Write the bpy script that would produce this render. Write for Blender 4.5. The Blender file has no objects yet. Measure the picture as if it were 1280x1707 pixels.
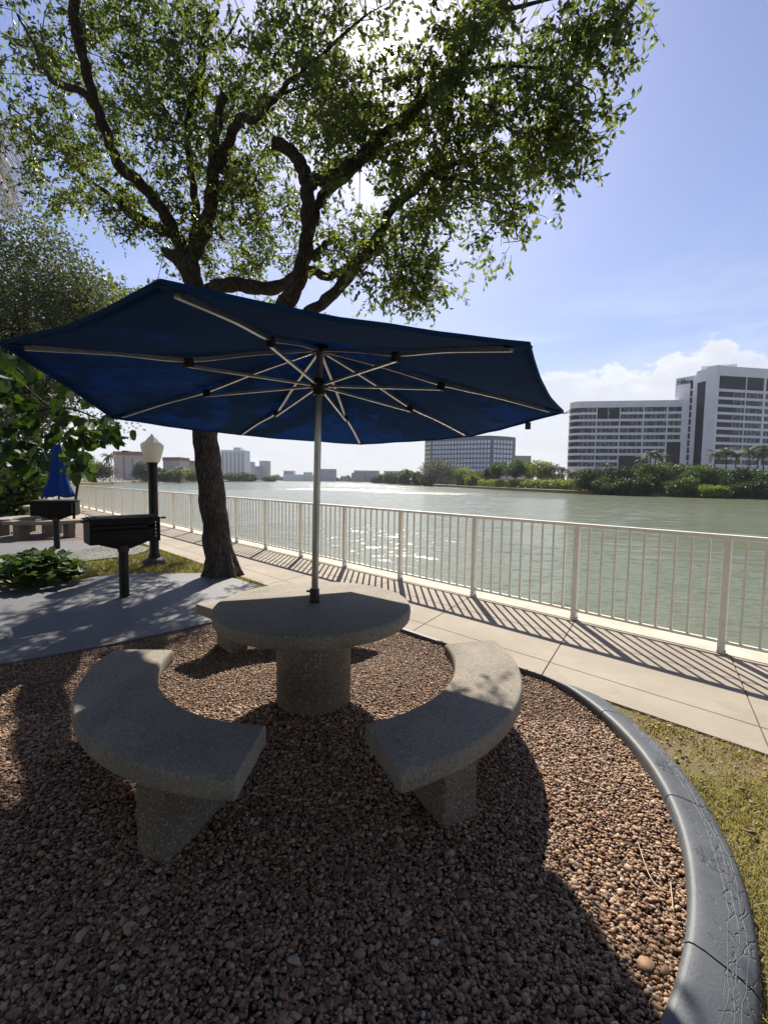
import bpy, math, random
import numpy as np
from mathutils import Vector, Matrix
random.seed(7); RNG = np.random.default_rng(7)
S = bpy.context.scene
COL = S.collection
R_ = math.radians
PI = math.pi

# ------------------------------------------------------------------ camera
EYE = Vector((0, 0, 1.55)); FPX = 749.456; PITCH = R_(3.995); ROLL = R_(.813)
_f = Vector((0, math.cos(PITCH), -math.sin(PITCH)))
_u0 = Vector((0, math.sin(PITCH), math.cos(PITCH))); _r0 = Vector((1, 0, 0))
_r = math.cos(ROLL) * _r0 + math.sin(ROLL) * _u0
_u = math.cos(ROLL) * _u0 - math.sin(ROLL) * _r0
cam = bpy.data.cameras.new('camera'); camo = bpy.data.objects.new('camera', cam); COL.objects.link(camo)
cam.sensor_width = 36; cam.sensor_fit = 'AUTO'; cam.lens = FPX / 1707 * 36
cam.clip_start = .05; cam.clip_end = 6000
camo.matrix_world = Matrix(((_r.x, _u.x, -_f.x, EYE.x), (_r.y, _u.y, -_f.y, EYE.y), (_r.z, _u.z, -_f.z, EYE.z), (0, 0, 0, 1)))
S.camera = camo

def at(u, v, Y):
    """world point seen at photo pixel (u, v) standing at distance Y ahead"""
    u = float(u); v = float(v); Y = float(Y); d = (u - 640) / FPX * _r + (853.5 - v) / FPX * _u + _f
    return EYE + d * (Y / d.y)

def on(u, v, z=0.0):
    d = (u - 640) / FPX * _r + (853.5 - v) / FPX * _u + _f
    return EYE + d * ((z - EYE.z) / d.z)

def pix(P):
    P = np.asarray(P, float) - np.array(EYE)
    z = P @ np.array(_f)
    z = np.where(np.abs(z) < 1e-6, 1e-6, z)
    return 640 + FPX * (P @ np.array(_r)) / z, 853.5 - FPX * (P @ np.array(_u)) / z, z

# ------------------------------------------------------------------ light + sky
SUN_EL, SUN_AZ = R_(41.84), R_(-.2)
sdir = Vector((math.sin(SUN_AZ) * math.cos(SUN_EL), math.cos(SUN_AZ) * math.cos(SUN_EL), math.sin(SUN_EL)))
sl = bpy.data.lights.new('sun', 'SUN'); sl.energy = 5.0; sl.angle = R_(.53); sl.color = (1, .93, .82)
so = bpy.data.objects.new('sun', sl); COL.objects.link(so)
so.rotation_euler = (-sdir).to_track_quat('-Z', 'Y').to_euler(); so.location = (0, 30, 40)

S.view_settings.view_transform = 'Standard'; S.view_settings.look = 'None'
S.view_settings.gamma = 1; S.view_settings.use_curve_mapping = False
S.view_settings.exposure = .97

class NT:
    def __init__(s, tree): s.t = tree; s.n = tree.nodes; s.l = tree.links
    def node(s, typ, **kw):
        n = s.n.new(typ)
        for k, v in kw.items():
            if k == 'ins':
                for i, x in v.items(): s.set(n.inputs[i], x)
            else: setattr(n, k, v)
        return n
    def set(s, sock, x):
        if isinstance(x, bpy.types.NodeSocket): s.l.new(x, sock)
        else: sock.default_value = x
    def math(s, op, a, b=0.0, c=None, clamp=False):
        n = s.n.new('ShaderNodeMath'); n.operation = op; n.use_clamp = clamp
        s.set(n.inputs[0], a); s.set(n.inputs[1], b)
        if c is not None: s.set(n.inputs[2], c)
        return n.outputs[0]
    def step(s, x, lo, hi, a=0.0, b=1.0):
        n = s.n.new('ShaderNodeMapRange'); n.interpolation_type = 'SMOOTHSTEP'
        s.set(n.inputs[0], x); s.set(n.inputs[1], lo); s.set(n.inputs[2], hi); s.set(n.inputs[3], a); s.set(n.inputs[4], b)
        return n.outputs[0]
    def mix(s, fac, a, b, blend='MIX'):
        n = s.n.new('ShaderNodeMix'); n.data_type = 'RGBA'; n.blend_type = blend
        s.set(n.inputs[0], fac); s.set(n.inputs[6], a); s.set(n.inputs[7], b)
        return n.outputs[2]
    def noise(s, vec, scale, detail=4, rough=.5, dist=0.0, out=0):
        n = s.n.new('ShaderNodeTexNoise'); s.l.new(vec, n.inputs['Vector'])
        n.inputs['Scale'].default_value = scale; n.inputs['Detail'].default_value = detail
        n.inputs['Roughness'].default_value = rough; n.inputs['Distortion'].default_value = dist
        return n.outputs[out]
    def voro(s, vec, scale, feature='F1', out='Distance', rand=1.0):
        n = s.n.new('ShaderNodeTexVoronoi'); n.feature = feature; s.l.new(vec, n.inputs['Vector'])
        n.inputs['Scale'].default_value = scale; n.inputs['Randomness'].default_value = rand
        return n.outputs[out]
    def ramp(s, fac, stops):
        n = s.n.new('ShaderNodeValToRGB'); s.l.new(fac, n.inputs[0])
        e = n.color_ramp.elements
        while len(e) < len(stops): e.new(.5)
        for k, (p, c) in zip(e, stops): k.position = p; k.color = (*c, 1)
        return n.outputs[0]
    def scaled(s, vec, sc):
        n = s.n.new('ShaderNodeVectorMath'); n.operation = 'MULTIPLY'; s.l.new(vec, n.inputs[0]); n.inputs[1].default_value = sc
        return n.outputs[0]

def C4(c): return (c[0], c[1], c[2], 1)

W = bpy.data.worlds.new('World'); S.world = W; W.use_nodes = True
w = NT(W.node_tree); w.n.clear()
sky = w.node('ShaderNodeTexSky', sky_type='NISHITA', sun_disc=False, sun_elevation=SUN_EL, sun_rotation=SUN_AZ,
             altitude=0, air_density=1.0, dust_density=.6, ozone_density=2.2)
gen = w.node('ShaderNodeTexCoord').outputs['Generated']
sep = w.node('ShaderNodeSeparateXYZ'); w.l.new(gen, sep.inputs[0])
az = w.math('ARCTAN2', sep.outputs[0], sep.outputs[1]); el = w.math('ARCSINE', sep.outputs[2])
cv = w.node('ShaderNodeCombineXYZ'); w.l.new(az, cv.inputs[0]); w.l.new(w.math('MULTIPLY', el, 1.5), cv.inputs[1])
big = w.noise(cv.outputs[0], 2.6, 2); fine = w.noise(cv.outputs[0], 13, 7, .52, .2)
# height of the cloud bank's top against the compass: a towering head to the right of the hotel
head = w.math('MULTIPLY', w.step(w.math('ABSOLUTE', w.math('SUBTRACT', az, .615)), .0, .11, 1, 0), .035)
top = w.math('ADD', w.math('ADD', .226, head), w.math('MULTIPLY', w.math('SUBTRACT', big, .5), .05))
edge = w.math('ADD', w.math('SUBTRACT', top, el), w.math('MULTIPLY', w.math('SUBTRACT', fine, .5), .15))
bank = w.math('MULTIPLY', w.step(edge, -.002, .016), w.step(az, .78, .60, .25, 1))
veil = w.math('MULTIPLY', w.step(w.noise(w.scaled(cv.outputs[0], (1, 2.6, 1)), 2.4, 5, .6, .8), .38, .72),
              w.step(el, .50, .14, 0, .34))
low = w.noise(w.scaled(cv.outputs[0], (1, 2.2, 1)), 9, 6, .6, .5)
mask = w.math('MAXIMUM', w.math('MULTIPLY', w.math('MULTIPLY', bank, w.step(low, .30, .62, .62, .92)), w.step(w.math('ABSOLUTE', w.math('SUBTRACT', az, .60)), .10, .45, 1, .62)), veil)
ccol = w.mix(w.step(edge, .0, .05), C4((10.2, 10.2, 10.1)), C4((7.9, 7.9, 8.0)))
ccol = w.mix(w.step(low, .35, .68, 0, .8), ccol, C4((7.0, 7.2, 7.9)))
ccol = w.mix(w.step(w.math('SUBTRACT', edge, .03), .0, .02, .0, .0), ccol, C4((1, 1, 1)))
# the blue itself a little lavender; the aureole round the sun
dot = w.node('ShaderNodeVectorMath', operation='DOT_PRODUCT'); w.l.new(gen, dot.inputs[0]); dot.inputs[1].default_value = sdir
ang = w.math('ARCCOSINE', w.math('MINIMUM', dot.outputs['Value'], 1.0))
glow = w.math('MULTIPLY', w.math('EXPONENT', w.math('MULTIPLY', ang, -10.5)), 6.0)
disc = w.step(ang, R_(.9), R_(.7), 0, 260)
tint = w.mix(1.0, sky.outputs[0], C4((1.06, 1.02, 1.22)), 'MULTIPLY')
pale = w.mix(w.step(el, .95, .15, .0, .30), tint, C4((5.0, 6.0, 8.4)))
pale = w.mix(w.step(el, .27, .03, 0, .80), pale, C4((7.6, 7.9, 8.2)))
allc = w.mix(mask, pale, ccol)
add = w.node('ShaderNodeMixRGB', blend_type='ADD'); add.inputs[0].default_value = 1
gl = w.node('ShaderNodeCombineXYZ'); gv = w.math('ADD', glow, disc)
for i, k in enumerate((1, .96, .88)): w.l.new(w.math('MULTIPLY', gv, k), gl.inputs[i])
w.l.new(allc, add.inputs[1]); w.l.new(gl.outputs[0], add.inputs[2])
bg = w.node('ShaderNodeBackground'); w.l.new(add.outputs[0], bg.inputs[0]); bg.inputs[1].default_value = .058
w.l.new(bg.outputs[0], w.node('ShaderNodeOutputWorld').inputs[0])

# ------------------------------------------------------------------ materials
def new_mat(name):
    m = bpy.data.materials.new(name); m.use_nodes = True; t = NT(m.node_tree)
    b = m.node_tree.nodes['Principled BSDF']
    return m, t, b
def geo(t): return t.node('ShaderNodeNewGeometry').outputs['Position']
def objc(t): return t.node('ShaderNodeTexCoord').outputs['Object']
def bump(t, b, h, strength, dist):
    n = t.node('ShaderNodeBump'); n.inputs['Strength'].default_value = strength; n.inputs['Distance'].default_value = dist
    t.l.new(h, n.inputs['Height']); t.l.new(n.outputs[0], b.inputs['Normal'])
def plain(name, c, rough=.6, metal=0.0, var=.12, scale=6, spec=.5, bmp=0.0):
    m, t, b = new_mat(name)
    n = t.noise(objc(t), scale, 5)
    lo = tuple(x * (1 - var) for x in c); hi = tuple(min(1, x * (1 + var)) for x in c)
    t.l.new(t.ramp(n, [(.3, lo), (.7, hi)]), b.inputs['Base Color'])
    b.inputs['Roughness'].default_value = rough; b.inputs['Metallic'].default_value = metal
    b.inputs['Specular IOR Level'].default_value = spec
    if bmp: bump(t, b, t.noise(objc(t), scale * 8, 5), .4, bmp)
    return m
def leafmat(name, dark, light, trans=.45, rough=.45):
    m, t, b = new_mat(name)
    a = t.node('ShaderNodeAttribute', attribute_name='tone').outputs['Fac']
    c = t.mix(a, C4(dark), C4(light))
    t.l.new(c, b.inputs['Base Color']); b.inputs['Roughness'].default_value = rough
    b.inputs['Specular IOR Level'].default_value = .2
    tr = t.node('ShaderNodeBsdfTranslucent')
    t.l.new(t.mix(1, c, C4((1.5, 1.56, .60)), 'MULTIPLY'), tr.inputs[0])
    mx = t.node('ShaderNodeMixShader'); mx.inputs[0].default_value = trans
    t.l.new(b.outputs[0], mx.inputs[1]); t.l.new(tr.outputs[0], mx.inputs[2])
    t.l.new(mx.outputs[0], t.n['Material Output'].inputs[0])
    return m

M = {}
def m_concrete(name, c, pit, grain, bmp):
    m, t, b = new_mat(name); p = objc(t)
    v1 = t.voro(p, 150, out='Color'); v2 = t.voro(p, 95); n1 = t.noise(p, 3.2, 6); n2 = t.noise(p, 260, 2)
    base = t.ramp(n1, [(.25, tuple(x * .78 for x in c)), (.5, c), (.78, tuple(x * 1.14 for x in c))])
    sp = t.node('ShaderNodeSeparateColor'); t.l.new(v1, sp.inputs[0])
    base = t.mix(t.step(t.noise(p, 1.9, 7, .68, .8), .5, .72, 0, .42), base, C4(tuple(x * .45 for x in c)))
    base = t.mix(t.step(t.noise(p, 11, 6, .7, .4), .60, .74, 0, .35), base, C4(tuple(min(1, x * 1.55) for x in c)))
    base = t.mix(t.step(sp.outputs[0], .8, .97, 0, grain), base, C4((.40, .355, .29)))
    base = t.mix(t.step(sp.outputs[1], .80, .97, 0, grain), base, C4((.07, .06, .055)))
    base = t.mix(t.math('MULTIPLY', t.step(v2, .0, .16, pit, 0), t.step(t.noise(p, 9, 3), .50, .6)), base, C4((.035, .032, .03)))
    t.l.new(base, b.inputs['Base Color']); b.inputs['Roughness'].default_value = .85
    b.inputs['Specular IOR Level'].default_value = .25
    bump(t, b, t.math('ADD', t.voro(p, 150), t.math('MULTIPLY', n2, .6)), .5, bmp)
    return m
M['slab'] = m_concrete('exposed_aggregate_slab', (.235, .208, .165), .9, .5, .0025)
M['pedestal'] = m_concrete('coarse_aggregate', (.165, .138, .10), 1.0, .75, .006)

m, t, b = new_mat('grey_pad'); p = geo(t)
n = t.noise(p, 1.1, 6, .6); n2 = t.noise(p, 90, 3, .6); n3 = t.noise(t.scaled(p, (1, 1, 1)), 7, 5, .65, .8)
c = t.ramp(n, [(.3, (.060, .061, .065)), (.7, (.108, .109, .115))])
c = t.mix(t.step(n3, .52, .75, 0, .35), c, C4((.06, .062, .072)))
t.l.new(t.mix(t.step(n2, .42, .7, 0, .35), c, C4((.26, .26, .27))), b.inputs['Base Color']); b.inputs['Roughness'].default_value = .62
b.inputs['Specular IOR Level'].default_value = .4
bump(t, b, t.math('ADD', n2, t.math('MULTIPLY', n3, .5)), .45, .004); M['pad'] = m

m, t, b = new_mat('walk_concrete'); p = geo(t)
rot = t.node('ShaderNodeMapping'); t.l.new(p, rot.inputs[0]); rot.inputs['Rotation'].default_value = (0, 0, R_(45))
n = t.noise(p, .9, 6, .6); n2 = t.noise(t.scaled(rot.outputs[0], (3, 60, 1)), 1.5, 4, .6); n3 = t.noise(p, 140, 2)
c = t.ramp(n, [(.28, (.262, .226, .180)), (.72, (.378, .330, .265))])
c = t.mix(t.step(t.noise(p, 5, 6, .7, 1), .55, .8, 0, .35), c, C4((.27, .235, .19)))
c = t.mix(t.step(n3, .56, .75, 0, .4), c, C4((.24, .20, .17)))
c = t.mix(t.step(n2, .46, .72, 0, .42), c, C4((.24, .205, .16)))
c = t.mix(t.step(t.noise(p, 2.3, 7, .7, .6), .54, .68, 0, .42), c, C4((.235, .21, .175)))
t.l.new(c, b.inputs['Base Color']); b.inputs['Roughness'].default_value = .9; b.inputs['Specular IOR Level'].default_value = .2
bump(t, b, t.math('ADD', t.math('MULTIPLY', n2, .9), n3), .6, .004); M['walk'] = m
M['cap'] = plain('seawall_concrete', (.44, .395, .325), .9, var=.18, scale=3, bmp=.003, spec=.2)
M['joint'] = plain('joint_filler', (.09, .075, .06), .95)

m, t, b = new_mat('gravel_bed'); p = geo(t)
v = t.voro(p, 42, out='Color'); d = t.voro(p, 42); sp = t.node('ShaderNodeSeparateColor'); t.l.new(v, sp.inputs[0])
c = t.ramp(sp.outputs[0], [(.0, (.08, .04, .025)), (.35, (.15, .08, .05)), (.7, (.24, .15, .09)), (1, (.30, .22, .15))])
t.l.new(t.mix(t.step(d, .3, .75), c, C4((.05, .03, .022))), b.inputs['Base Color']); b.inputs['Roughness'].default_value = .8
bump(t, b, t.math('SUBTRACT', 1, d), 1, .02); M['bed'] = m
m, t, b = new_mat('pebbles'); a = t.node('ShaderNodeAttribute', attribute_name='tone').outputs['Fac']
c = t.ramp(a, [(.0, (.050, .028, .018)), (.18, (.13, .066, .037)), (.40, (.265, .138, .074)), (.56, (.345, .205, .115)), (.76, (.46, .325, .205)), (.9, (.20, .165, .13)), (1, (.62, .53, .41))])
c = t.mix(t.step(t.noise(geo(t), 170, 4), .35, .75, 0, .35), c, C4((.095, .066, .044)))
t.l.new(c, b.inputs['Base Color']); b.inputs['Roughness'].default_value = .6; b.inputs['Specular IOR Level'].default_value = .35; M['pebble'] = m

m, t, b = new_mat('curb_coating'); p = geo(t)
n = t.noise(p, 4, 6, .6); n2 = t.noise(p, 120, 3)
c = t.ramp(n, [(.3, (.058, .064, .072)), (.7, (.098, .106, .116))])
c = t.mix(t.step(t.noise(p, 26, 5, .7), .58, .78, 0, .4), c, C4((.15, .152, .15)))
c = t.mix(t.step(t.noise(p, 75, 4, .7), .6, .72, 0, .5), c, C4((.17, .165, .155)))
t.l.new(c, b.inputs['Base Color']); b.inputs['Roughness'].default_value = .55; b.inputs['Specular IOR Level'].default_value = .35
dv = t.node('ShaderNodeVectorMath', operation='SUBTRACT'); t.l.new(p, dv.inputs[0]); dv.inputs[1].default_value = (-.455, 2.585, 0)
sx = t.node('ShaderNodeSeparateXYZ'); t.l.new(dv.outputs[0], sx.inputs[0])
rr = t.math('SQRT', t.math('ADD', t.math('MULTIPLY', sx.outputs[0], sx.outputs[0]), t.math('MULTIPLY', sx.outputs[1], sx.outputs[1])))
aa = t.math('ARCTAN2', sx.outputs[1], sx.outputs[0])
cb_ = t.node('ShaderNodeCombineXYZ'); wob = t.noise(p, 14, 3)
t.l.new(t.math('ADD', t.math('MULTIPLY', aa, 26), t.math('MULTIPLY', wob, 2.2)), cb_.inputs[0]); t.l.new(t.math('ADD', t.math('MULTIPLY', rr, 30), t.math('MULTIPLY', wob, 2.4)), cb_.inputs[1])
crk = t.voro(cb_.outputs[0], 1.0, 'DISTANCE_TO_EDGE'); band = t.step(rr, 2.000, 2.015)           # the pressed stone pattern runs along the outer half
gro = t.math('MULTIPLY', t.step(crk, .0, .055, 1, 0), band)
t.l.new(t.mix(t.math('MULTIPLY', gro, .55), c, C4((.03, .032, .036))), b.inputs['Base Color'])
bump(t, b, t.math('SUBTRACT', t.math('ADD', t.math('MULTIPLY', n2, .35), t.math('MULTIPLY', t.noise(p, 30, 4), .35)), t.math('MULTIPLY', gro, 1.6)), .6, .004); M['curb'] = m
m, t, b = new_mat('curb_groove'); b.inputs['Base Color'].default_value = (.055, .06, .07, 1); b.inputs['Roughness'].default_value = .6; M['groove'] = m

m, t, b = new_mat('lawn_soil'); p = geo(t)
n = t.noise(p, 1.7, 5, .6); n2 = t.noise(p, 60, 4, .7)
c = t.ramp(n, [(.3, (.085, .095, .028)), (.5, (.16, .135, .055)), (.68, (.20, .135, .075))])
t.l.new(t.mix(t.step(n2, .4, .75, 0, .55), c, C4((.075, .055, .035))), b.inputs['Base Color']); b.inputs['Roughness'].default_value = .95
bump(t, b, n2, .8, .02); M['soil'] = m
M['grass'] = leafmat('grass_blade', (.085, .095, .024), (.40, .33, .18), .28, .6)

m, t, b = new_mat('lake_water'); p = geo(t)
rot = t.node('ShaderNodeMapping'); t.l.new(p, rot.inputs[0]); rot.inputs['Rotation'].default_value = (0, 0, R_(-12))
pv = t.scaled(rot.outputs[0], (.30, 1, 1))
h1 = t.noise(pv, 2.4, 4, .55, .4); h2 = t.noise(pv, 7.5, 3, .5, .5); h3 = t.noise(pv, .35, 3, .5)
gust = t.noise(t.scaled(p, (.012, .06, 1)), 1.0, 4, .6)
hh = t.math('ADD', t.math('ADD', t.math('MULTIPLY', h1, 1.0), t.math('MULTIPLY', h2, .32)), t.math('MULTIPLY', h3, .9))
t.l.new(t.ramp(t.noise(p, .02, 3), [(.3, (.118, .132, .064)), (.7, (.140, .152, .080))]), b.inputs['Base Color']); b.inputs['Specular IOR Level'].default_value = .55
b.inputs['Roughness'].default_value = .16; b.inputs['IOR'].default_value = 1.33
bn = t.node('ShaderNodeBump'); bn.inputs['Distance'].default_value = .75; t.l.new(hh, bn.inputs['Height'])
t.l.new(t.step(gust, .35, .62, .20, .42), bn.inputs['Strength']); t.l.new(bn.outputs[0], b.inputs['Normal']); M['water'] = m

m, t, b = new_mat('near_water'); p = geo(t)
t.l.new(t.ramp(t.noise(p, .05, 3), [(.3, (.118, .132, .064)), (.7, (.140, .152, .080))]), b.inputs['Base Color']); b.inputs['Specular IOR Level'].default_value = .55
b.inputs['Roughness'].default_value = .18; b.inputs['IOR'].default_value = 1.33
bump(t, b, t.math('ADD', t.noise(p, 9, 3), t.math('MULTIPLY', t.noise(p, 24, 2), .4)), .35, .02); M['nearwater'] = m
M['fence'] = plain('cream_fence_paint', (.80, .755, .64), .45, var=.07, scale=5)
M['black'] = plain('black_paint', (.007, .007, .009), .45, var=.4, scale=14, spec=.3)
M['iron'] = plain('grill_iron', (.006, .0055, .0055), .6, var=.5, scale=18, bmp=.002, spec=.2)
M['rust'] = plain('rusty_iron', (.045, .022, .016), .75, var=.4, scale=22)
M['alu'] = plain('brushed_aluminium', (.62, .60, .56), .34, 1.0, var=.1, scale=30)
M['pole'] = plain('grey_pole', (.36, .36, .36), .33, .9, var=.15, scale=12)
M['plastic'] = plain('black_plastic', (.012, .012, .014), .5)
m, t, b = new_mat('acorn_globe'); p = objc(t)
t.l.new(t.ramp(t.noise(p, 5, 4), [(.3, (.77, .75, .69)), (.7, (.84, .82, .76))]), b.inputs['Base Color']); b.inputs['Roughness'].default_value = .35
tr = t.node('ShaderNodeBsdfTranslucent'); tr.inputs[0].default_value = (.8, .74, .62, 1)
mx = t.node('ShaderNodeMixShader'); mx.inputs[0].default_value = .35
t.l.new(b.outputs[0], mx.inputs[1]); t.l.new(tr.outputs[0], mx.inputs[2]); t.l.new(mx.outputs[0], t.n['Material Output'].inputs[0]); M['globe'] = m
def fabric(name, c, ct, trans):
    m, t, b = new_mat(name); p = objc(t)
    wv = t.noise(t.scaled(p, (1, 1, 1)), 420, 2); n = t.noise(p, 3.5, 5, .6)
    t.l.new(t.ramp(n, [(.3, tuple(x * .85 for x in c)), (.7, tuple(x * 1.12 for x in c))]), b.inputs['Base Color'])
    b.inputs['Roughness'].default_value = .88; b.inputs['Specular IOR Level'].default_value = .15
    bump(t, b, t.math('ADD', t.math('MULTIPLY', wv, .3), t.noise(p, 9, 4, .6)), .35, .012)
    tr = t.node('ShaderNodeBsdfTranslucent'); tr.inputs[0].default_value = C4(ct)
    mx = t.node('ShaderNodeMixShader'); mx.inputs[0].default_value = trans
    t.l.new(b.outputs[0], mx.inputs[1]); t.l.new(tr.outputs[0], mx.inputs[2]); t.l.new(mx.outputs[0], t.n['Material Output'].inputs[0])
    return m
M['navy'] = fabric('navy_canvas', (.014, .060, .155), (.018, .135, .37), .35)
M['blue'] = fabric('blue_canvas', (.010, .058, .25), (.008, .06, .33), .22)
m, t, b = new_mat('tree_bark'); p = objc(t)
st = t.scaled(p, (1, 1, .22))
vv = t.voro(st, 32, 'DISTANCE_TO_EDGE'); n = t.noise(st, 14, 6, .65); n3 = t.noise(p, 1.6, 4)
c = t.ramp(n, [(.3, (.045, .036, .028)), (.7, (.125, .103, .082))])
c = t.mix(t.step(n3, .5, .75, 0, .45), c, C4((.16, .15, .128)))
t.l.new(t.mix(t.step(vv, .0, .22, .75, 0), c, C4((.022, .018, .015))), b.inputs['Base Color']); b.inputs['Roughness'].default_value = .95
b.inputs['Specular IOR Level'].default_value = .15
bump(t, b, t.math('ADD', t.math('MINIMUM', vv, .3), t.math('MULTIPLY', n, .4)), 1, .035); M['bark'] = m
M['cut'] = plain('sawn_wood', (.42, .29, .16), .85, var=.25, scale=20)
M['twig'] = plain('twig_bark', (.085, .07, .055), .9, var=.3)
M['oak'] = leafmat('oak_leaf', (.044, .062, .027), (.158, .186, .074), .55)
M['grape'] = leafmat('broad_leaf', (.018, .038, .012), (.072, .115, .030), .26, .5)
M['silver'] = leafmat('grey_green_leaf', (.050, .062, .034), (.150, .165, .095), .28, .6)
M['bank'] = leafmat('bank_foliage', (.030, .055, .016), (.105, .150, .042), .28)
M['bankdark'] = leafmat('dark_foliage', (.020, .038, .016), (.060, .090, .030), .22)
M['bankgrey'] = leafmat('grey_foliage', (.055, .062, .040), (.115, .120, .085), .22)
M['lime'] = leafmat('lime_foliage', (.085, .12, .025), (.20, .24, .06), .35)
M['palm'] = leafmat('palm_frond', (.040, .055, .022), (.11, .125, .055), .2, .65)
M['dry'] = leafmat('dry_frond', (.14, .10, .06), (.30, .24, .15), .2)
M['deadleaf'] = plain('dead_leaf', (.33, .19, .095), .7, var=.25, scale=30)
M['straw'] = plain('straw', (.46, .37, .25), .8)
M['white'] = plain('white_stucco', (.72, .715, .74), .75, var=.05, scale=.3)
M['glassd'] = plain('dark_glass', (.022, .025, .032), .25, var=.35, scale=.25, spec=.22)
m, t, b = new_mat('curtained_glass'); p = geo(t)
sx = t.node('ShaderNodeSeparateXYZ'); t.l.new(p, sx.inputs[0])
q = t.math('FRACT', t.math('MULTIPLY', sx.outputs[0], .55)); q2 = t.noise(t.scaled(p, (.55, .05, .33)), 1.0, 1)
c = t.mix(t.math('MULTIPLY', t.step(q, .25, .4), t.step(q2, .38, .52)), C4((.035, .038, .046)), C4((.17, .17, .18)))
t.l.new(c, b.inputs['Base Color']); b.inputs['Roughness'].default_value = .3; b.inputs['Specular IOR Level'].default_value = .25; M['glassc'] = m
M['mirror'] = plain('reflective_window', (.42, .47, .60), .3, .25, var=.12, scale=.2)
M['officewall'] = plain('grey_panel', (.11, .115, .135), .6, var=.06, scale=.3)
M['brown'] = plain('brown_stucco', (.30, .25, .215), .8)
M['pink'] = plain('pink_stucco', (.47, .385, .385), .8, var=.06, scale=.3)
M['roofred'] = plain('red_roof_band', (.30, .13, .095), .8)
M['beige'] = plain('beige_stucco', (.56, .50, .42), .8)
M['tower'] = plain('pale_tower', (.66, .68, .69), .8)
M['greybl'] = plain('grey_block', (.36, .38, .42), .7)
M['pinktower'] = plain('rose_tower', (.50, .43, .43), .8)
M['footing'] = plain('dark_footing', (.055, .055, .056), .8, var=.3, bmp=.004)
M['windark'] = plain('far_window', (.10, .12, .16), .3)
M['dock'] = plain('weathered_dock', (.46, .44, .40), .85)
M['boat'] = plain('boat_white', (.75, .75, .73), .4)

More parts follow.
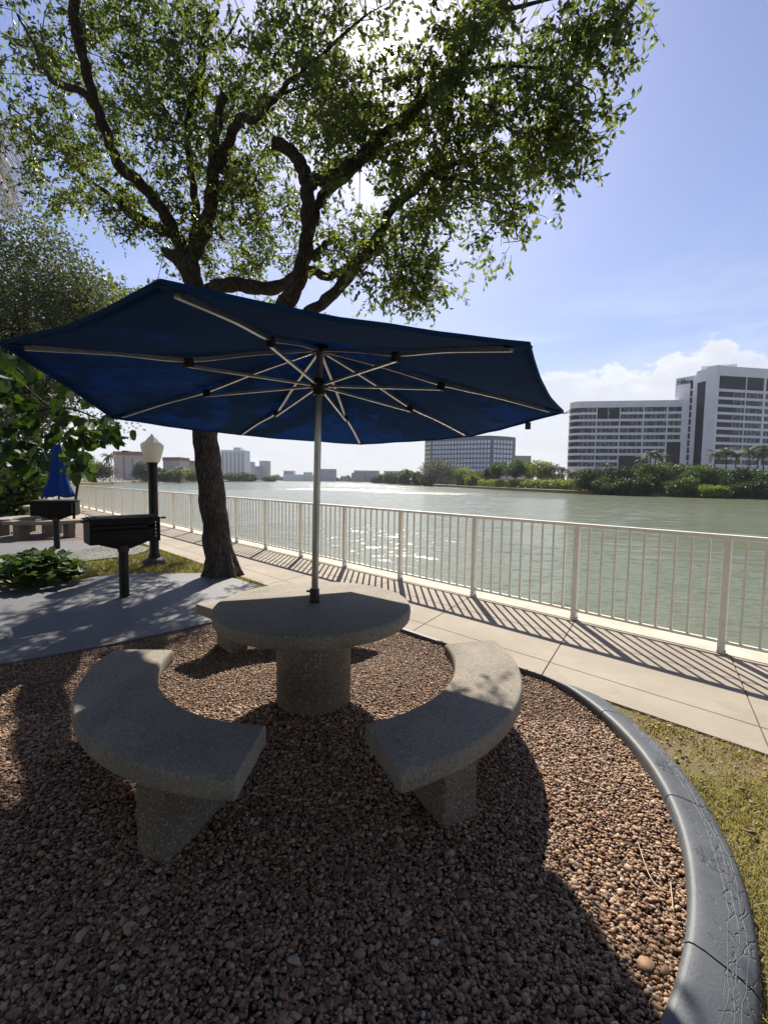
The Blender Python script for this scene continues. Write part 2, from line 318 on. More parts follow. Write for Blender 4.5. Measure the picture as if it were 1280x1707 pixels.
# ------------------------------------------------------------------ mesh tools
class MB:
    def __init__(s): s.v = []; s.f = []; s.a = None
    def add(s, vs, fs):
        o = len(s.v); s.v.extend([tuple(x) for x in vs]); s.f.extend([tuple(i + o for i in f) for f in fs])
    def box(s, c, sz, rz=0.0):
        c = Vector(c); x, y, z = sz[0] / 2, sz[1] / 2, sz[2] / 2; q = Matrix.Rotation(rz, 3, 'Z')
        vs = [c + q @ Vector(p) for p in ((-x, -y, -z), (x, -y, -z), (x, y, -z), (-x, y, -z), (-x, -y, z), (x, -y, z), (x, y, z), (-x, y, z))]
        s.add(vs, [(3, 2, 1, 0), (4, 5, 6, 7), (0, 1, 5, 4), (1, 2, 6, 5), (2, 3, 7, 6), (3, 0, 4, 7)])
    def bar(s, a, b, wd, ht, up=(0, 0, 1)):
        a = Vector(a); b = Vector(b); d = (b - a).normalized(); sd = d.cross(Vector(up))
        if sd.length < 1e-4: sd = Vector((1, 0, 0))
        sd.normalize(); u = sd.cross(d); vs = []
        for p in (a, b):
            for i, j in ((-1, -1), (1, -1), (1, 1), (-1, 1)): vs.append(p + sd * (i * wd / 2) + u * (j * ht / 2))
        s.add(vs, [(0, 1, 2, 3), (7, 6, 5, 4), (0, 4, 5, 1), (1, 5, 6, 2), (2, 6, 7, 3), (3, 7, 4, 0)])
    def tube(s, pts, rad, n=8, cap=True, jit=0.0):
        pts = [Vector(p) for p in pts]; o = len(s.v); ref = None; vs = []; fs = []
        for i, p in enumerate(pts):
            d = (pts[min(i + 1, len(pts) - 1)] - pts[max(i - 1, 0)])
            d = d.normalized() if d.length > 1e-9 else Vector((0, 0, 1))
            if ref is None:
                ref = d.orthogonal().normalized()
            ref = (ref - d * ref.dot(d)); ref = ref.normalized() if ref.length > 1e-6 else d.orthogonal().normalized()
            bi = d.cross(ref); r = rad[i] if hasattr(rad, '__len__') else rad
            for k in range(n):
                a = 2 * PI * k / n; rr = r * (1 + (random.uniform(-jit, jit) if jit else 0))
                vs.append(p + (ref * math.cos(a) + bi * math.sin(a)) * rr)
        for i in range(len(pts) - 1):
            for k in range(n):
                fs.append((i * n + k, i * n + (k + 1) % n, (i + 1) * n + (k + 1) % n, (i + 1) * n + k))
        if cap:
            fs.append(tuple(reversed(range(n)))); e = (len(pts) - 1) * n; fs.append(tuple(range(e, e + n)))
        s.add(vs, fs)
    def lathe(s, prof, c=(0, 0, 0), n=48):
        c = Vector(c); vs = []; fs = []; m_ = len(prof)
        for k in range(n):
            a = 2 * PI * k / n
            for r, z in prof: vs.append(c + Vector((r * math.cos(a), r * math.sin(a), z)))
        for k in range(n):
            k2 = (k + 1) % n
            for i in range(m_ - 1): fs.append((k * m_ + i, k2 * m_ + i, k2 * m_ + i + 1, k * m_ + i + 1))
        if prof[0][0] > 1e-5: fs.append(tuple(k * m_ for k in reversed(range(n))))
        if prof[-1][0] > 1e-5: fs.append(tuple(k * m_ + m_ - 1 for k in range(n)))
        s.add(vs, fs)
    def sweep(s, prof, c, a0, a1, n=40):
        """profile of (radius, z) swept round c from angle a0 to a1, with caps"""
        vs = []; fs = []; m_ = len(prof)
        for k in range(n + 1):
            a = a0 + (a1 - a0) * k / n
            for r, z in prof: vs.append((c[0] + r * math.cos(a), c[1] + r * math.sin(a), z))
        for k in range(n):
            for i in range(m_): j = (i + 1) % m_; fs.append((k * m_ + i, k * m_ + j, (k + 1) * m_ + j, (k + 1) * m_ + i))
        fs.append(tuple(range(m_))); fs.append(tuple(n * m_ + i for i in reversed(range(m_))))
        s.add(vs, fs)
    def prism(s, poly, z0, z1):
        n = len(poly); ar = sum(poly[i][0] * poly[(i + 1) % n][1] - poly[(i + 1) % n][0] * poly[i][1] for i in range(n))
        if ar < 0: poly = poly[::-1]
        vs = [(x, y, z0) for x, y in poly] + [(x, y, z1) for x, y in poly]
        s.add(vs, [tuple(reversed(range(n))), tuple(range(n, 2 * n))] + [(i, (i + 1) % n, n + (i + 1) % n, n + i) for i in range(n)])
    def strip(s, path, z0, z1, off, th):
        """a wall following a path; off = outward shift of its outer face (right of travel), th = thickness inward"""
        P = [Vector((p[0], p[1])) for p in path]; n = len(P); N = []
        for i in range(n):
            d = (P[min(i + 1, n - 1)] - P[max(i - 1, 0)]).normalized(); N.append(Vector((d.y, -d.x)))
        vs = []
        for i in range(n):
            o_ = P[i] + N[i] * off; q = P[i] + N[i] * (off - th)
            vs += [(o_.x, o_.y, z0), (o_.x, o_.y, z1), (q.x, q.y, z1), (q.x, q.y, z0)]
        fs = [(0, 1, 2, 3), tuple(4 * (n - 1) + i for i in (3, 2, 1, 0))]
        for i in range(n - 1):
            for k in range(4): j = (k + 1) % 4; fs.append((4 * i + k, 4 * (i + 1) + k, 4 * (i + 1) + j, 4 * i + j))
        s.add(vs, fs)
    def build(s, name, mat, parent=None, smooth=False, bevel=0.0, ang=40):
        me = bpy.data.meshes.new(name); me.from_pydata(s.v, [], s.f); me.validate(); me.update()
        return link(name, me, mat, parent, smooth, bevel, ang)

def link(name, me, mat, parent=None, smooth=False, bevel=0.0, ang=40):
    import bmesh
    if smooth is not None:
        bm = bmesh.new(); bm.from_mesh(me); bmesh.ops.recalc_face_normals(bm, faces=bm.faces)
        if smooth:
            for f in bm.faces: f.smooth = True
            for e in bm.edges:
                if len(e.link_faces) == 2 and e.calc_face_angle(0) > R_(ang): e.smooth = False
        bm.to_mesh(me); bm.free()
    if mat: me.materials.append(mat)
    o = bpy.data.objects.new(name, me); COL.objects.link(o)
    if parent: o.parent = parent
    if bevel:
        b = o.modifiers.new('bevel', 'BEVEL'); b.width = bevel; b.segments = 2; b.limit_method = 'ANGLE'
    return o

def fast_mesh(name, V, F, mat, parent=None, tone=None, smooth=False):
    """big triangle/quad soups straight from numpy; tone = one value per vertex"""
    me = bpy.data.meshes.new(name); V = np.asarray(V, np.float32); F = np.asarray(F, np.int32); k = F.shape[1]
    me.vertices.add(len(V)); me.vertices.foreach_set('co', V.ravel())
    me.loops.add(F.size); me.loops.foreach_set('vertex_index', F.ravel())
    me.polygons.add(len(F)); me.polygons.foreach_set('loop_start', np.arange(0, F.size, k, dtype=np.int32))
    if smooth: me.polygons.foreach_set('use_smooth', np.ones(len(F), bool))
    me.update(calc_edges=True)
    if tone is not None:
        at_ = me.attributes.new('tone', 'FLOAT', 'POINT'); at_.data.foreach_set('value', np.asarray(tone, np.float32))
    me.materials.append(mat)
    o = bpy.data.objects.new(name, me); COL.objects.link(o)
    if parent: o.parent = parent
    return o

def thing(name, label, cat, loc=(0, 0, 0), rz=0.0, group=None):
    o = bpy.data.objects.new(name, None); o.empty_display_size = .2; COL.objects.link(o)
    o.location = loc; o.rotation_euler = (0, 0, rz); o['label'] = label; o['category'] = cat
    if group: o['group'] = group
    return o
def tag(o, label, cat, group=None):
    o['label'] = label; o['category'] = cat
    if group: o['group'] = group
    return o
def struct(o): o['kind'] = 'structure'; return o
def stuff(o, label=None, cat=None):
    o['kind'] = 'stuff'
    if label: o['label'] = label; o['category'] = cat
    return o
def copy_tree(o, parent=None):
    c = o.copy(); COL.objects.link(c)
    if parent: c.parent = parent
    for ch in list(o.children): copy_tree(ch, c)
    return c
def smooth_path(pts, sub=6):
    """Catmull-Rom through rows of numbers"""
    P = np.array(pts, float); P = np.vstack([2 * P[0] - P[1], P, 2 * P[-1] - P[-2]]); out = []
    for i in range(1, len(P) - 2):
        for k in range(sub):
            t_ = k / sub; a, b_, c, d = P[i - 1], P[i], P[i + 1], P[i + 2]
            out.append(.5 * (2 * b_ + (c - a) * t_ + (2 * a - 5 * b_ + 4 * c - d) * t_ ** 2 + (3 * b_ - a - 3 * c + d) * t_ ** 3))
    out.append(P[-2]); return np.array(out)

# leaf soup: centres, axis, side, length, width -> folded diamonds or rounder blades
def leaves(P, A, B, L, Wd, tone, kind='slim'):
    n = len(P); A = A / np.linalg.norm(A, axis=1)[:, None]
    B = B - A * (A * B).sum(1)[:, None]; B /= np.linalg.norm(B, axis=1)[:, None] + 1e-9
    N = np.cross(A, B); L = L[:, None]; Wd = Wd[:, None]
    if kind == 'slim':
        q = [P, P + A * L * .5 + B * Wd * .5 + N * Wd * .16, P + A * L, P + A * L * .5 - B * Wd * .5 + N * Wd * .16]
        V = np.stack(q, 1).reshape(-1, 3); i = np.arange(n)[:, None] * 4
        F = np.concatenate([i + np.array([[0, 1, 2]]), i + np.array([[0, 2, 3]])], 0); k = 4
    else:
        prof = [(0, 0, 0), (.12, .36, .05), (.42, .52, .10), (.75, .38, .04), (1, 0, -.10), (.75, -.38, .04), (.42, -.52, .10), (.12, -.36, .05), (.5, 0, 0)]
        V = np.stack([P + A * L * a + B * Wd * b_ + N * Wd * c for a, b_, c in prof], 1).reshape(-1, 3)
        i = np.arange(n)[:, None] * 9
        F = np.concatenate([i + np.array([[8, j, (j + 1) % 8]]) for j in range(8)], 0); k = 9
    return V, F, np.repeat(tone, k)

def vnoise(x, y, f, s=0):
    return .5 + .25 * (np.sin(x * f + 1.3 + s) * np.cos(y * f * 1.13 + .7 * s) + np.sin((x * .7 + y * .9) * f * 1.9 + 2.1 * s) * np.cos((y - x) * f * 1.4 + s))
def rand_unit(n):
    v = RNG.normal(size=(n, 3)); return v / np.linalg.norm(v, axis=1)[:, None]

# ------------------------------------------------------------------ ground, walk, lake
Q0 = Vector((3.114, 4.041)); FD = Vector((-.7035, .7107)).normalized(); FN = Vector((-FD.y, FD.x))   # fence origin, run, normal towards us
def fp(s, d, z=None):
    p = Q0 + FD * s + FN * d
    return (p.x, p.y) if z is None else (p.x, p.y, z)
WZ = -1.45

mb = MB(); mb.add([(-4000, -3000, WZ - .06), (4000, -3000, WZ - .06), (4000, 5000, WZ - .06), (-4000, 5000, WZ - .06)], [(0, 1, 2, 3)])
struct(mb.build('lake', M['water']))
WV = []
for k in range(34):                                               # the chop on the water: many small crossing wavelets
    lam = .16 * (1.10 ** k) * random.uniform(.9, 1.1); a = random.gauss(R_(-98), R_(26)); WV.append((2 * PI / lam * math.cos(a), 2 * PI / lam * math.sin(a), (.0056 if lam < .55 else .0042 if lam < 1.5 else .002) * lam, random.uniform(0, 6.28), lam))
def water_patch(s0, s1, d0, d1, step):
    ns, nd = int((s1 - s0) / step) + 1, int((d1 - d0) / step) + 1
    Sg, Dg = np.meshgrid(np.linspace(s0, s1, ns), np.linspace(d0, d1, nd), indexing='ij')
    X = Q0.x + FD.x * Sg + FN.x * Dg; Y = Q0.y + FD.y * Sg + FN.y * Dg; Z = np.full_like(X, WZ)
    amp = .75 + .5 * vnoise(X, Y, .23)
    for kx, ky, a, p_, lam in WV:
        if lam > step * 2.6: ph = kx * X + ky * Y + p_ + .9 * np.sin(X * .31 + Y * .17 + p_); Z += amp * a * (np.sin(ph) + .22 * np.cos(2 * ph))
    idx = np.arange(ns * nd).reshape(ns, nd)
    F = np.stack([idx[:-1, :-1], idx[:-1, 1:], idx[1:, 1:], idx[1:, :-1]], -1).reshape(-1, 4)
    return struct(fast_mesh('lake', np.stack([X, Y, Z], -1).reshape(-1, 3), F, M['nearwater'], smooth=True))
water_patch(-9, 26, -15, -.2, .06); water_patch(-60, 26, -75, -15, .22); water_patch(26, 110, -75, -.2, .22)
mb = MB(); mb.prism([fp(-60, -.26), fp(160, -.26), fp(160, 110), fp(-60, 110)], -3.0, -.004)
struct(mb.build('ground', M['soil']))
mb = MB(); mb.prism([fp(-60, -.34), fp(160, -.34), fp(160, .012), fp(-60, .012)], WZ - .8, .014)
struct(mb.build('seawall', M['cap']))
mb = MB(); mb.prism([fp(-20, .014), fp(70, .014), fp(70, 1.735), fp(-20, 1.735)], -.02, .002)
struct(mb.build('sidewalk_bed', M['joint']))
mb = MB(); s0 = -20.0 + .33
while s0 < 70:
    L = 1.40
    for d0, d1, sh in ((.022, .598, .0), (.606, 1.374, .0), (1.380, 1.728, .0)):
        # joints run slightly askew, as poured
        a0, a1 = s0 + .004, s0 + L - .004
        k = -.25
        mb.prism([fp(a0 + k * d0, d0), fp(a1 + k * d0, d0), fp(a1 + k * d1, d1), fp(a0 + k * d1, d1)], -.015, .011)
    s0 += L
struct(mb.build('sidewalk', M['walk'], bevel=.004))

CC = (-.455, 2.585)                   # centre of the round gravel bed
edge_near = [(-.80, 5.50), (-1.30, 5.16), (-1.815, 4.648), (-2.17, 4.245), (-2.52, 3.938), (-2.838, 3.689), (-3.066, 3.513), (-4.0, 2.95), (-6.4, 2.2)]
def inside(poly, x, y):
    r = np.zeros(np.shape(x), bool); n = len(poly)
    for i in range(n):
        x0, y0 = poly[i]; x1, y1 = poly[(i + 1) % n]
        c = (y0 > y) != (y1 > y)
        with np.errstate(divide='ignore', invalid='ignore'):
            r ^= c & (x < (x1 - x0) * (y - y0) / (y1 - y0 + 1e-12) + x0)
    return r
arc = [(CC[0] + 1.93 * math.cos(R_(a)), CC[1] + 1.93 * math.sin(R_(a))) for a in np.linspace(31, -90, 40)]
bed_poly = [fp(3.95, 1.745), fp(1.2, 1.745)] + arc + [(-2.6, .3), (-6.4, .3)] + edge_near[::-1]
mb = MB(); mb.prism(bed_poly, -.03, .001); struct(mb.build('gravel_bed', M['bed']))
mb = MB(); mb.lathe([(r_, .125 * math.exp(-r_ * r_ / .5) + (.0015 if r_ < 1.35 else -.004)) for r_ in np.linspace(1.45, 0, 24)], (-.44, 2.845, 0), 64); struct(mb.build('gravel_bed', M['bed'], None, True))
pad_poly = edge_near[::-1] + [fp(3.9, 1.80), (-1.22, 5.78), (-1.858, 6.399), (-2.2, 6.72), (-2.511, 6.91), (-2.895, 7.08), (-3.586, 7.05), (-4.225, 6.92), (-4.552, 6.36), (-5.042, 5.829), (-6, 5.1), (-9, 3.9)]
mb = MB(); mb.prism(pad_poly, -.05, .038); struct(mb.build('grill_pad', M['pad'], bevel=.012))
mb = MB(); mb.prism([(-5.05, 9.65), (-4.93, 9.2), (-4.93, 8.85), (-5.1, 8.45), (-5.35, 8.12), (-5.55, 7.7), (-6.3, 7.2), (-8, 6.9), (-11, 7.6), (-11.5, 9.4), (-8.567, 9.98), (-7.959, 10.2), (-7.121, 10.6), (-6.2, 10.6)], -.05, .03)
struct(mb.build('grill_pad', M['pad'], bevel=.012))
mb = MB(); mb.prism([(-6.0, 10.75), (-7.1, 10.72), (-7.96, 10.32), (-8.6, 10.08), (-11.4, 9.6), (-12.2, 11.0), (-12, 13), (-10.5, 14.2), (-8.3, 14.1), (-6.9, 12.9)], -.03, .003)
struct(mb.build('gravel_bed', M['bed']))

# pebbles: real stones, many thousand
def pebbles():
    base = np.array([(1, 0, 0), (-1, 0, 0), (0, 1, 0), (0, -1, 0), (0, 0, 1), (0, 0, -1)], float)
    fs = [(0, 2, 4), (2, 1, 4), (1, 3, 4), (3, 0, 4), (2, 0, 5), (1, 2, 5), (3, 1, 5), (0, 3, 5)]
    vs = [tuple(v) for v in base]; nf = []; mid = {}
    def md(a, b_):
        k = (min(a, b_), max(a, b_))
        if k not in mid:
            v = (np.array(vs[a]) + np.array(vs[b_])) / 2; v /= np.linalg.norm(v); vs.append(tuple(v)); mid[k] = len(vs) - 1
        return mid[k]
    for a, b_, c in fs:
        x, y, z = md(a, b_), md(b_, c), md(c, a); nf += [(a, x, z), (x, b_, y), (z, y, c), (x, y, z)]
    bv = np.array(vs); bf = np.array(nf)
    n0 = 560000
    x = RNG.uniform(-4.2, 1.75, n0); y = RNG.uniform(.55, 5.6, n0)
    ok = inside(bed_poly, x, y) & (RNG.random(n0) < .62 + .6 * vnoise(x, y, 2.6, 1))
    pu, pv, pz = pix(np.stack([x, y, np.zeros(n0)], 1))
    ok &= (pu > -260) & (pu < 1540) & (pv < 2050) & (pz > .2)
    x, y = x[ok], y[ok]
    x2 = RNG.uniform(1.2, 3.3, 5000); y2 = RNG.uniform(.9, 3.5, 5000)      # stray stones in the lawn by the walk
    dd = (x2 - Q0.x) * FN.x + (y2 - Q0.y) * FN.y
    keep = (dd > 1.76) & (np.hypot(x2 - CC[0], y2 - CC[1]) > 2.12) & (RNG.random(5000) < np.clip(.75 - (dd - 1.76) * 1.0, .04, .75))
    x = np.r_[x, x2[keep]]; y = np.r_[y, y2[keep]]; n = len(x)
    s = RNG.lognormal(math.log(.0055), .34, n).clip(.0035, .019)
    sc = np.stack([s * RNG.uniform(1.05, 1.6, n), s * RNG.uniform(.8, 1.1, n), s * RNG.uniform(.5, .8, n)], 1)
    yaw = RNG.uniform(0, 2 * PI, n); tilt = RNG.normal(0, .35, n)
    o_ = np.argsort(y > 2.8, kind='stable'); x, y, sc, yaw = x[o_], y[o_], sc[o_], yaw[o_]
    v = bv[None] * (1 + RNG.normal(0, .07, (n, len(bv), 1))) * sc[:, None]
    ct, st_ = np.cos(tilt)[:, None], np.sin(tilt)[:, None]
    vx, vy, vz = v[..., 0], v[..., 1] * ct - v[..., 2] * st_, v[..., 1] * st_ + v[..., 2] * ct
    cy, sy = np.cos(yaw)[:, None], np.sin(yaw)[:, None]
    lump = .006 * np.sin(x * 5.1 + 1) * np.sin(y * 4.3) + .125 * np.exp(-((x + .44) ** 2 + (y - 2.845) ** 2) / .5)   # heaped up round the table foot
    X = np.stack([vx * cy - vy * sy + x[:, None], vx * sy + vy * cy + y[:, None], vz + (RNG.uniform(.002, .016, n) + .006 + lump)[:, None]], 2).reshape(-1, 3)
    near = int((y <= 2.8).sum()); k = len(bv)                      # far stones keep only their eight-sided core
    F1 = (bf[None] + (np.arange(near) * k)[:, None, None]).reshape(-1, 3)
    X = np.concatenate([X[:near * k], X.reshape(n, k, 3)[near:, :6].reshape(-1, 3)])
    F2 = (np.array(fs)[None] + (near * k + np.arange(n - near) * 6)[:, None, None]).reshape(-1, 3)
    tone = np.clip(RNG.beta(1.5, 1.8, n), 0, 1)
    return fast_mesh('pebbles', X, np.concatenate([F1, F2]), M['pebble'], tone=np.r_[np.repeat(tone[:near], k), np.repeat(tone[near:], 6)], smooth=True)
stuff(pebbles(), 'loose reddish brown river pebbles filling the bed', 'gravel')

def blades(name, x, y, z0, hgt, wid, tone, spread=.5):
    n = len(x); a = RNG.uniform(0, 2 * PI, n); h = hgt * RNG.uniform(.5, 1.25, n); le = RNG.normal(0, spread, n) * h
    b_ = RNG.uniform(0, 2 * PI, n)
    P = np.stack([x, y, np.full(n, z0)], 1); sd = np.stack([np.cos(a), np.sin(a), 0 * a], 1) * (wid * RNG.uniform(.6, 1.3, n))[:, None]
    le2 = np.stack([np.cos(b_) * le, np.sin(b_) * le, h], 1)
    V = np.stack([P - sd, P + sd, P + le2 * .55 + sd * .7 + np.array([0, 0, .006]), P + le2 * .55 - sd * .7 + np.array([0, 0, .006]), P + le2], 1).reshape(-1, 3)
    i = np.arange(n)[:, None] * 5
    F = np.concatenate([i + np.array([[0, 1, 2]]), i + np.array([[0, 2, 3]]), i + np.array([[3, 2, 4]])], 0)
    return fast_mesh(name, V, F, M['grass'], tone=np.repeat(tone, 5))
n0 = 170000; x = RNG.uniform(.8, 4.2, n0); y = RNG.uniform(.4, 4.0, n0)
dd = (x - Q0.x) * FN.x + (y - Q0.y) * FN.y; rr = np.hypot(x - CC[0], y - CC[1])
pn = vnoise(x, y, 3.2) * .6 + vnoise(x, y, 8.5, 2) * .4
ok = (dd > 1.745) & (rr > 2.085) & (RNG.random(n0) < np.clip((pn - .28) * 3.4 + np.clip((dd - 2.05) * .7, -.25, .6), .14, 1))
x, y, pn = x[ok], y[ok], pn[ok]
stuff(blades('lawn_grass', x, y, -.004, .024, .0024, np.clip(1.38 - pn * 1.1 + RNG.normal(0, .28, len(x)), 0, 1), .8), 'patchy yellow green turf between curb and sidewalk', 'grass')
n0 = 90000; x = RNG.uniform(-8.5, -1.0, n0); y = RNG.uniform(5.0, 11.5, n0)
dd = (x - Q0.x) * FN.x + (y - Q0.y) * FN.y
ok = (dd > 1.75) & (dd < 4.3) & ~inside(pad_poly, x, y) & (x > -6.2)
x, y = x[ok], y[ok]; pn = vnoise(x, y, 2.2)
stuff(blades('lawn_grass', x, y, -.004, .05, .005, np.clip(.75 - pn * .8 + RNG.normal(0, .25, len(x)), 0, 1), .5), 'bright short grass round the lamp post', 'grass')

# ------------------------------------------------------------------ curb round the bed
cb = thing('garden_curb', 'dark grey stamped curb curving round the gravel bed', 'curb', (0, 0, 0))
prof = [(1.893, -.04), (1.895, .052), (1.899, .068), (1.908, .077), (1.922, .080), (1.95, .077), (2.04, .052), (2.075, .036), (2.092, .018), (2.095, -.04)]
js = [58, 31, 7.2, -16.5, -40.2, -64, -88, -112]
for a, b_ in zip(js[:-1], js[1:]):
    mb = MB(); vs = []; fs = []; nn = 34; m_ = len(prof)
    for k in range(nn + 1):                                      # where the curb runs into the walk its outer side is cut off
        an = R_(a) - .002 + (R_(b_) - R_(a) + .004) * k / nn; dn = -(math.cos(an) * FN.x + math.sin(an) * FN.y)
        rm = (((CC[0] - Q0.x) * FN.x + (CC[1] - Q0.y) * FN.y) - 1.737) / dn if dn > .05 else 9
        r0_ = min(1.893, rm - .045); sc_ = min(1, max(.2, (rm - r0_) / .202)); zf = .72 + .28 * min(1, max(0, (sc_ - .2) / .5))
        for r_, z_ in prof: vs.append((CC[0] + (r0_ + (r_ - 1.893) * sc_) * math.cos(an), CC[1] + (r0_ + (r_ - 1.893) * sc_) * math.sin(an), z_ * zf if z_ > 0 else z_))
    for k in range(nn):
        for i in range(m_): j = (i + 1) % m_; fs.append((k * m_ + i, k * m_ + j, (k + 1) * m_ + j, (k + 1) * m_ + i))
    fs.append(tuple(range(m_))); fs.append(tuple(nn * m_ + i for i in reversed(range(m_))))
    mb.add(vs, fs); mb.build('curb_section', M['curb'], cb, True, ang=50)
mb = MB(); mb.strip([fp(1.86, 1.738), fp(2.6, 1.738), fp(3.95, 1.738)], -.03, .056, .0, .045); mb.build('straight_edging', M['curb'], cb, bevel=.008)
# pressed pattern on the curb: palm trees, wavy lines and little birds, as shallow grooved beads
def curb_pt(ang, r):
    rs = [p[0] for p in prof[4:9]]; zs = [p[1] for p in prof[4:9]]
    return (CC[0] + r * math.cos(R_(ang)), CC[1] + r * math.sin(R_(ang)), float(np.interp(r, rs, zs)) + .0005)
mb = MB(); mg = MB()
def bead(pts, rad=.0028):
    P = smooth_path([curb_pt(a, r) for a, r in pts], 4) if len(pts) > 2 else np.array([curb_pt(a, r) for a, r in pts])
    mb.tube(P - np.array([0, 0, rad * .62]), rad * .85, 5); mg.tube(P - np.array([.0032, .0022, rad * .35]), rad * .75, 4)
for r0, ph, amp in ((2.012, 0, .004), (2.034, 1.7, .005), (2.058, 3.1, .006)):
    aa = np.arange(4, -62, -1.1)
    bead([(a, r0 + amp * math.sin(a * .55 + ph) + random.uniform(-.003, .003)) for a in aa if abs(a + 16.5) > .6 and abs(a + 40.2) > .6], .0016)
for a0 in np.arange(2, -60, -1.5):
    r0 = 2.022 + random.uniform(-.004, .02); k = random.uniform(.5, 1)
    bead([(a0, r0), (a0 - .35 * k, r0 + .007 * k), (a0 - .8 * k, r0 + .001), (a0 - 1.15 * k, r0 + .008 * k)], .0018)
for a0 in (-9.5, -27.0, -50):
    r0 = 1.978; DG = math.degrees(1 / 2.0)                         # crown of the palm; the trunk runs to the outer edge
    bead([(a0, r0), (a0 - 1.0, 2.005), (a0 - 2.4, 2.035), (a0 - 4.4, 2.072)], .0034)
    for q in range(9):
        t_ = R_(q * 40 + 12); L = random.uniform(.050, .066); dx, dy = math.cos(t_), math.sin(t_); pts = []
        for k in range(6):
            f_ = k / 5; pts.append((a0 + (dx * L * f_ + .010 * f_ * f_) * DG, min(2.085, max(1.925, r0 + dy * L * f_ * .85 + .010 * f_ * f_))))
        bead(pts, .0024)
        for k in range(1, 6):
            a_, r_ = pts[k]
            for sgn in (-1, 1):
                lx, ly = (dx * .5 - sgn * dy * .9) * .015, (dy * .5 + sgn * dx * .9) * .015
                bead([(a_, r_), (a_ + lx * DG, min(2.088, max(1.922, r_ + ly)))], .0017)
for a0, r0 in ((-18.5, 1.962), (-20.8, 1.968), (-23.2, 1.965), (-33, 1.972), (-36, 1.98), (-38, 1.968)):
    bead([(a0 + .35, r0 - .012), (a0, r0), (a0 - .1, r0 + .004), (a0 - .5, r0 + .010)], .0026)
mb.build('stamped_relief', M['curb'], cb, True); mg.build('stamped_groove', M['groove'], cb, True)

# ------------------------------------------------------------------ picnic tables and benches
def make_table(label):
    t_ = thing('picnic_table', label, 'table')
    mb = MB(); mb.lathe([(0, .672), (.585, .672), (.606, .676), (.615, .686), (.6195, .72), (.618, .748), (.611, .757), (.598, .7605), (0, .7612)], n=96)
    mb.build('table_top', M['slab'], t_, True, ang=60)
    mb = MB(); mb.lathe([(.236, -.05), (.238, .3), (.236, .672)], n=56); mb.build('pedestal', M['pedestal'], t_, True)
    return t_
def make_bench(label, a0, a1, sup, r0=.872, r1=1.262, leg=(.34, .155), skew=0):
    """curved slab round the origin, on two radial blocks"""
    t_ = thing('curved_bench', label, 'bench', group='curved concrete benches')
    z0, z1, e = .338, .431, .012
    pr = [(r0 + e, z0), (r1 - e, z0), (r1 - .003, z0 + .006), (r1, z0 + .02), (r1 - .002, z1 - .016), (r1 - .007, z1 - .005), (r1 - .018, z1), (r0 + .018, z1), (r0 + .006, z1 - .006), (r0, z1 - .018), (r0, z0 + .015)]
    mb = MB(); mb.sweep(pr, (0, 0), R_(a0), R_(a1), 56); mb.build('seat', M['slab'], t_, True, bevel=.006, ang=60)
    for a in sup:
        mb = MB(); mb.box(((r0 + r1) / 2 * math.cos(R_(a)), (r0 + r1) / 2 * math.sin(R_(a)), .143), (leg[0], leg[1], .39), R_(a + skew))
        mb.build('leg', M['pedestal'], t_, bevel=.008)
    return t_
T0 = (-.44, 2.845, 0)
tb = make_table('round speckled concrete table under the open navy umbrella'); tb.location = T0
bl = make_bench('curved bench left of the near table, wholly in shade', 180, 267.5, (196, 250)); bl.location = (-.487, 2.86, 0)
br = make_bench('curved bench right of the near table, its far end in sun', -67, 14.5, (-48, 0), leg=(.25, .185), skew=-12); br.location = (-.415, 2.815, 0)
bb = make_bench('curved bench mostly hidden behind the near table', 60, 143, (76, 131)); bb.location = (-.66, 3.18, 0)
T1 = (-8.95, 12.1, 0)
tb2 = copy_tree(tb); tb2['label'] = 'far concrete table under the furled blue umbrella'; tb2.location = T1
b2 = copy_tree(bl); b2['label'] = 'far left bench beside the leafy shrub'; b2.location = T1; b2.rotation_euler.z = R_(-40)
b3 = copy_tree(bl); b3['label'] = 'far front bench seen behind the farther grill'; b3.location = T1; b3.rotation_euler.z = R_(75)
for o in (tb2, b2, b3): pass

# ------------------------------------------------------------------ open umbrella
um = thing('patio_umbrella', 'open tilted navy umbrella standing in the near table', 'umbrella', (T0[0], T0[1], .76))
UO = Vector((T0[0], T0[1], .76))
def U(p): return Vector(p) - UO
corners = [(-1.522, 1.814, 2.058), (-.58, 1.189, 2.037), (.467, 1.505, 1.989), (1.002, 2.572, 1.94), (.714, 3.77, 1.919), (-.231, 4.402, 1.891), (-1.308, 4.076, 1.935), (-1.814, 3.027, 1.931)]
joints = [(-.988, 2.299, 2.139), (-.502, 2.007, 2.159), (.046, 2.151, 2.142), (.324, 2.69, 2.122), (.177, 3.325, 2.09), (-.322, 3.749, 2.069), (-.845, 3.53, 2.070), (-1.146, 2.931, 2.107)]
hub = Vector((-.405, 2.815, 2.345)); slider = Vector((-.412, 2.82, 2.125))
mb = MB(); mb.tube([U((T0[0], T0[1] + .01, .74)), U(slider), U(hub)], .0215, 20); mb.build('pole', M['pole'], um, True)
mb = MB(); mb.lathe([(.0235, 0), (.032, .0), (.033, .006), (.031, .085), (.029, .088), (.0235, .09)], U((T0[0], T0[1] + .01, .7615)), 20); mb.bar(U((T0[0] - .028, T0[1], .835)), U((T0[0] - .05, T0[1], .835)), .012, .012); mb.build('base_sleeve', M['plastic'], um, True)
mb = MB(); mb.lathe([(.024, -.03), (.052, -.028), (.056, -.01), (.056, .012), (.05, .022), (.024, .026)], U(hub), 24); mb.build('top_hub', M['plastic'], um, True)
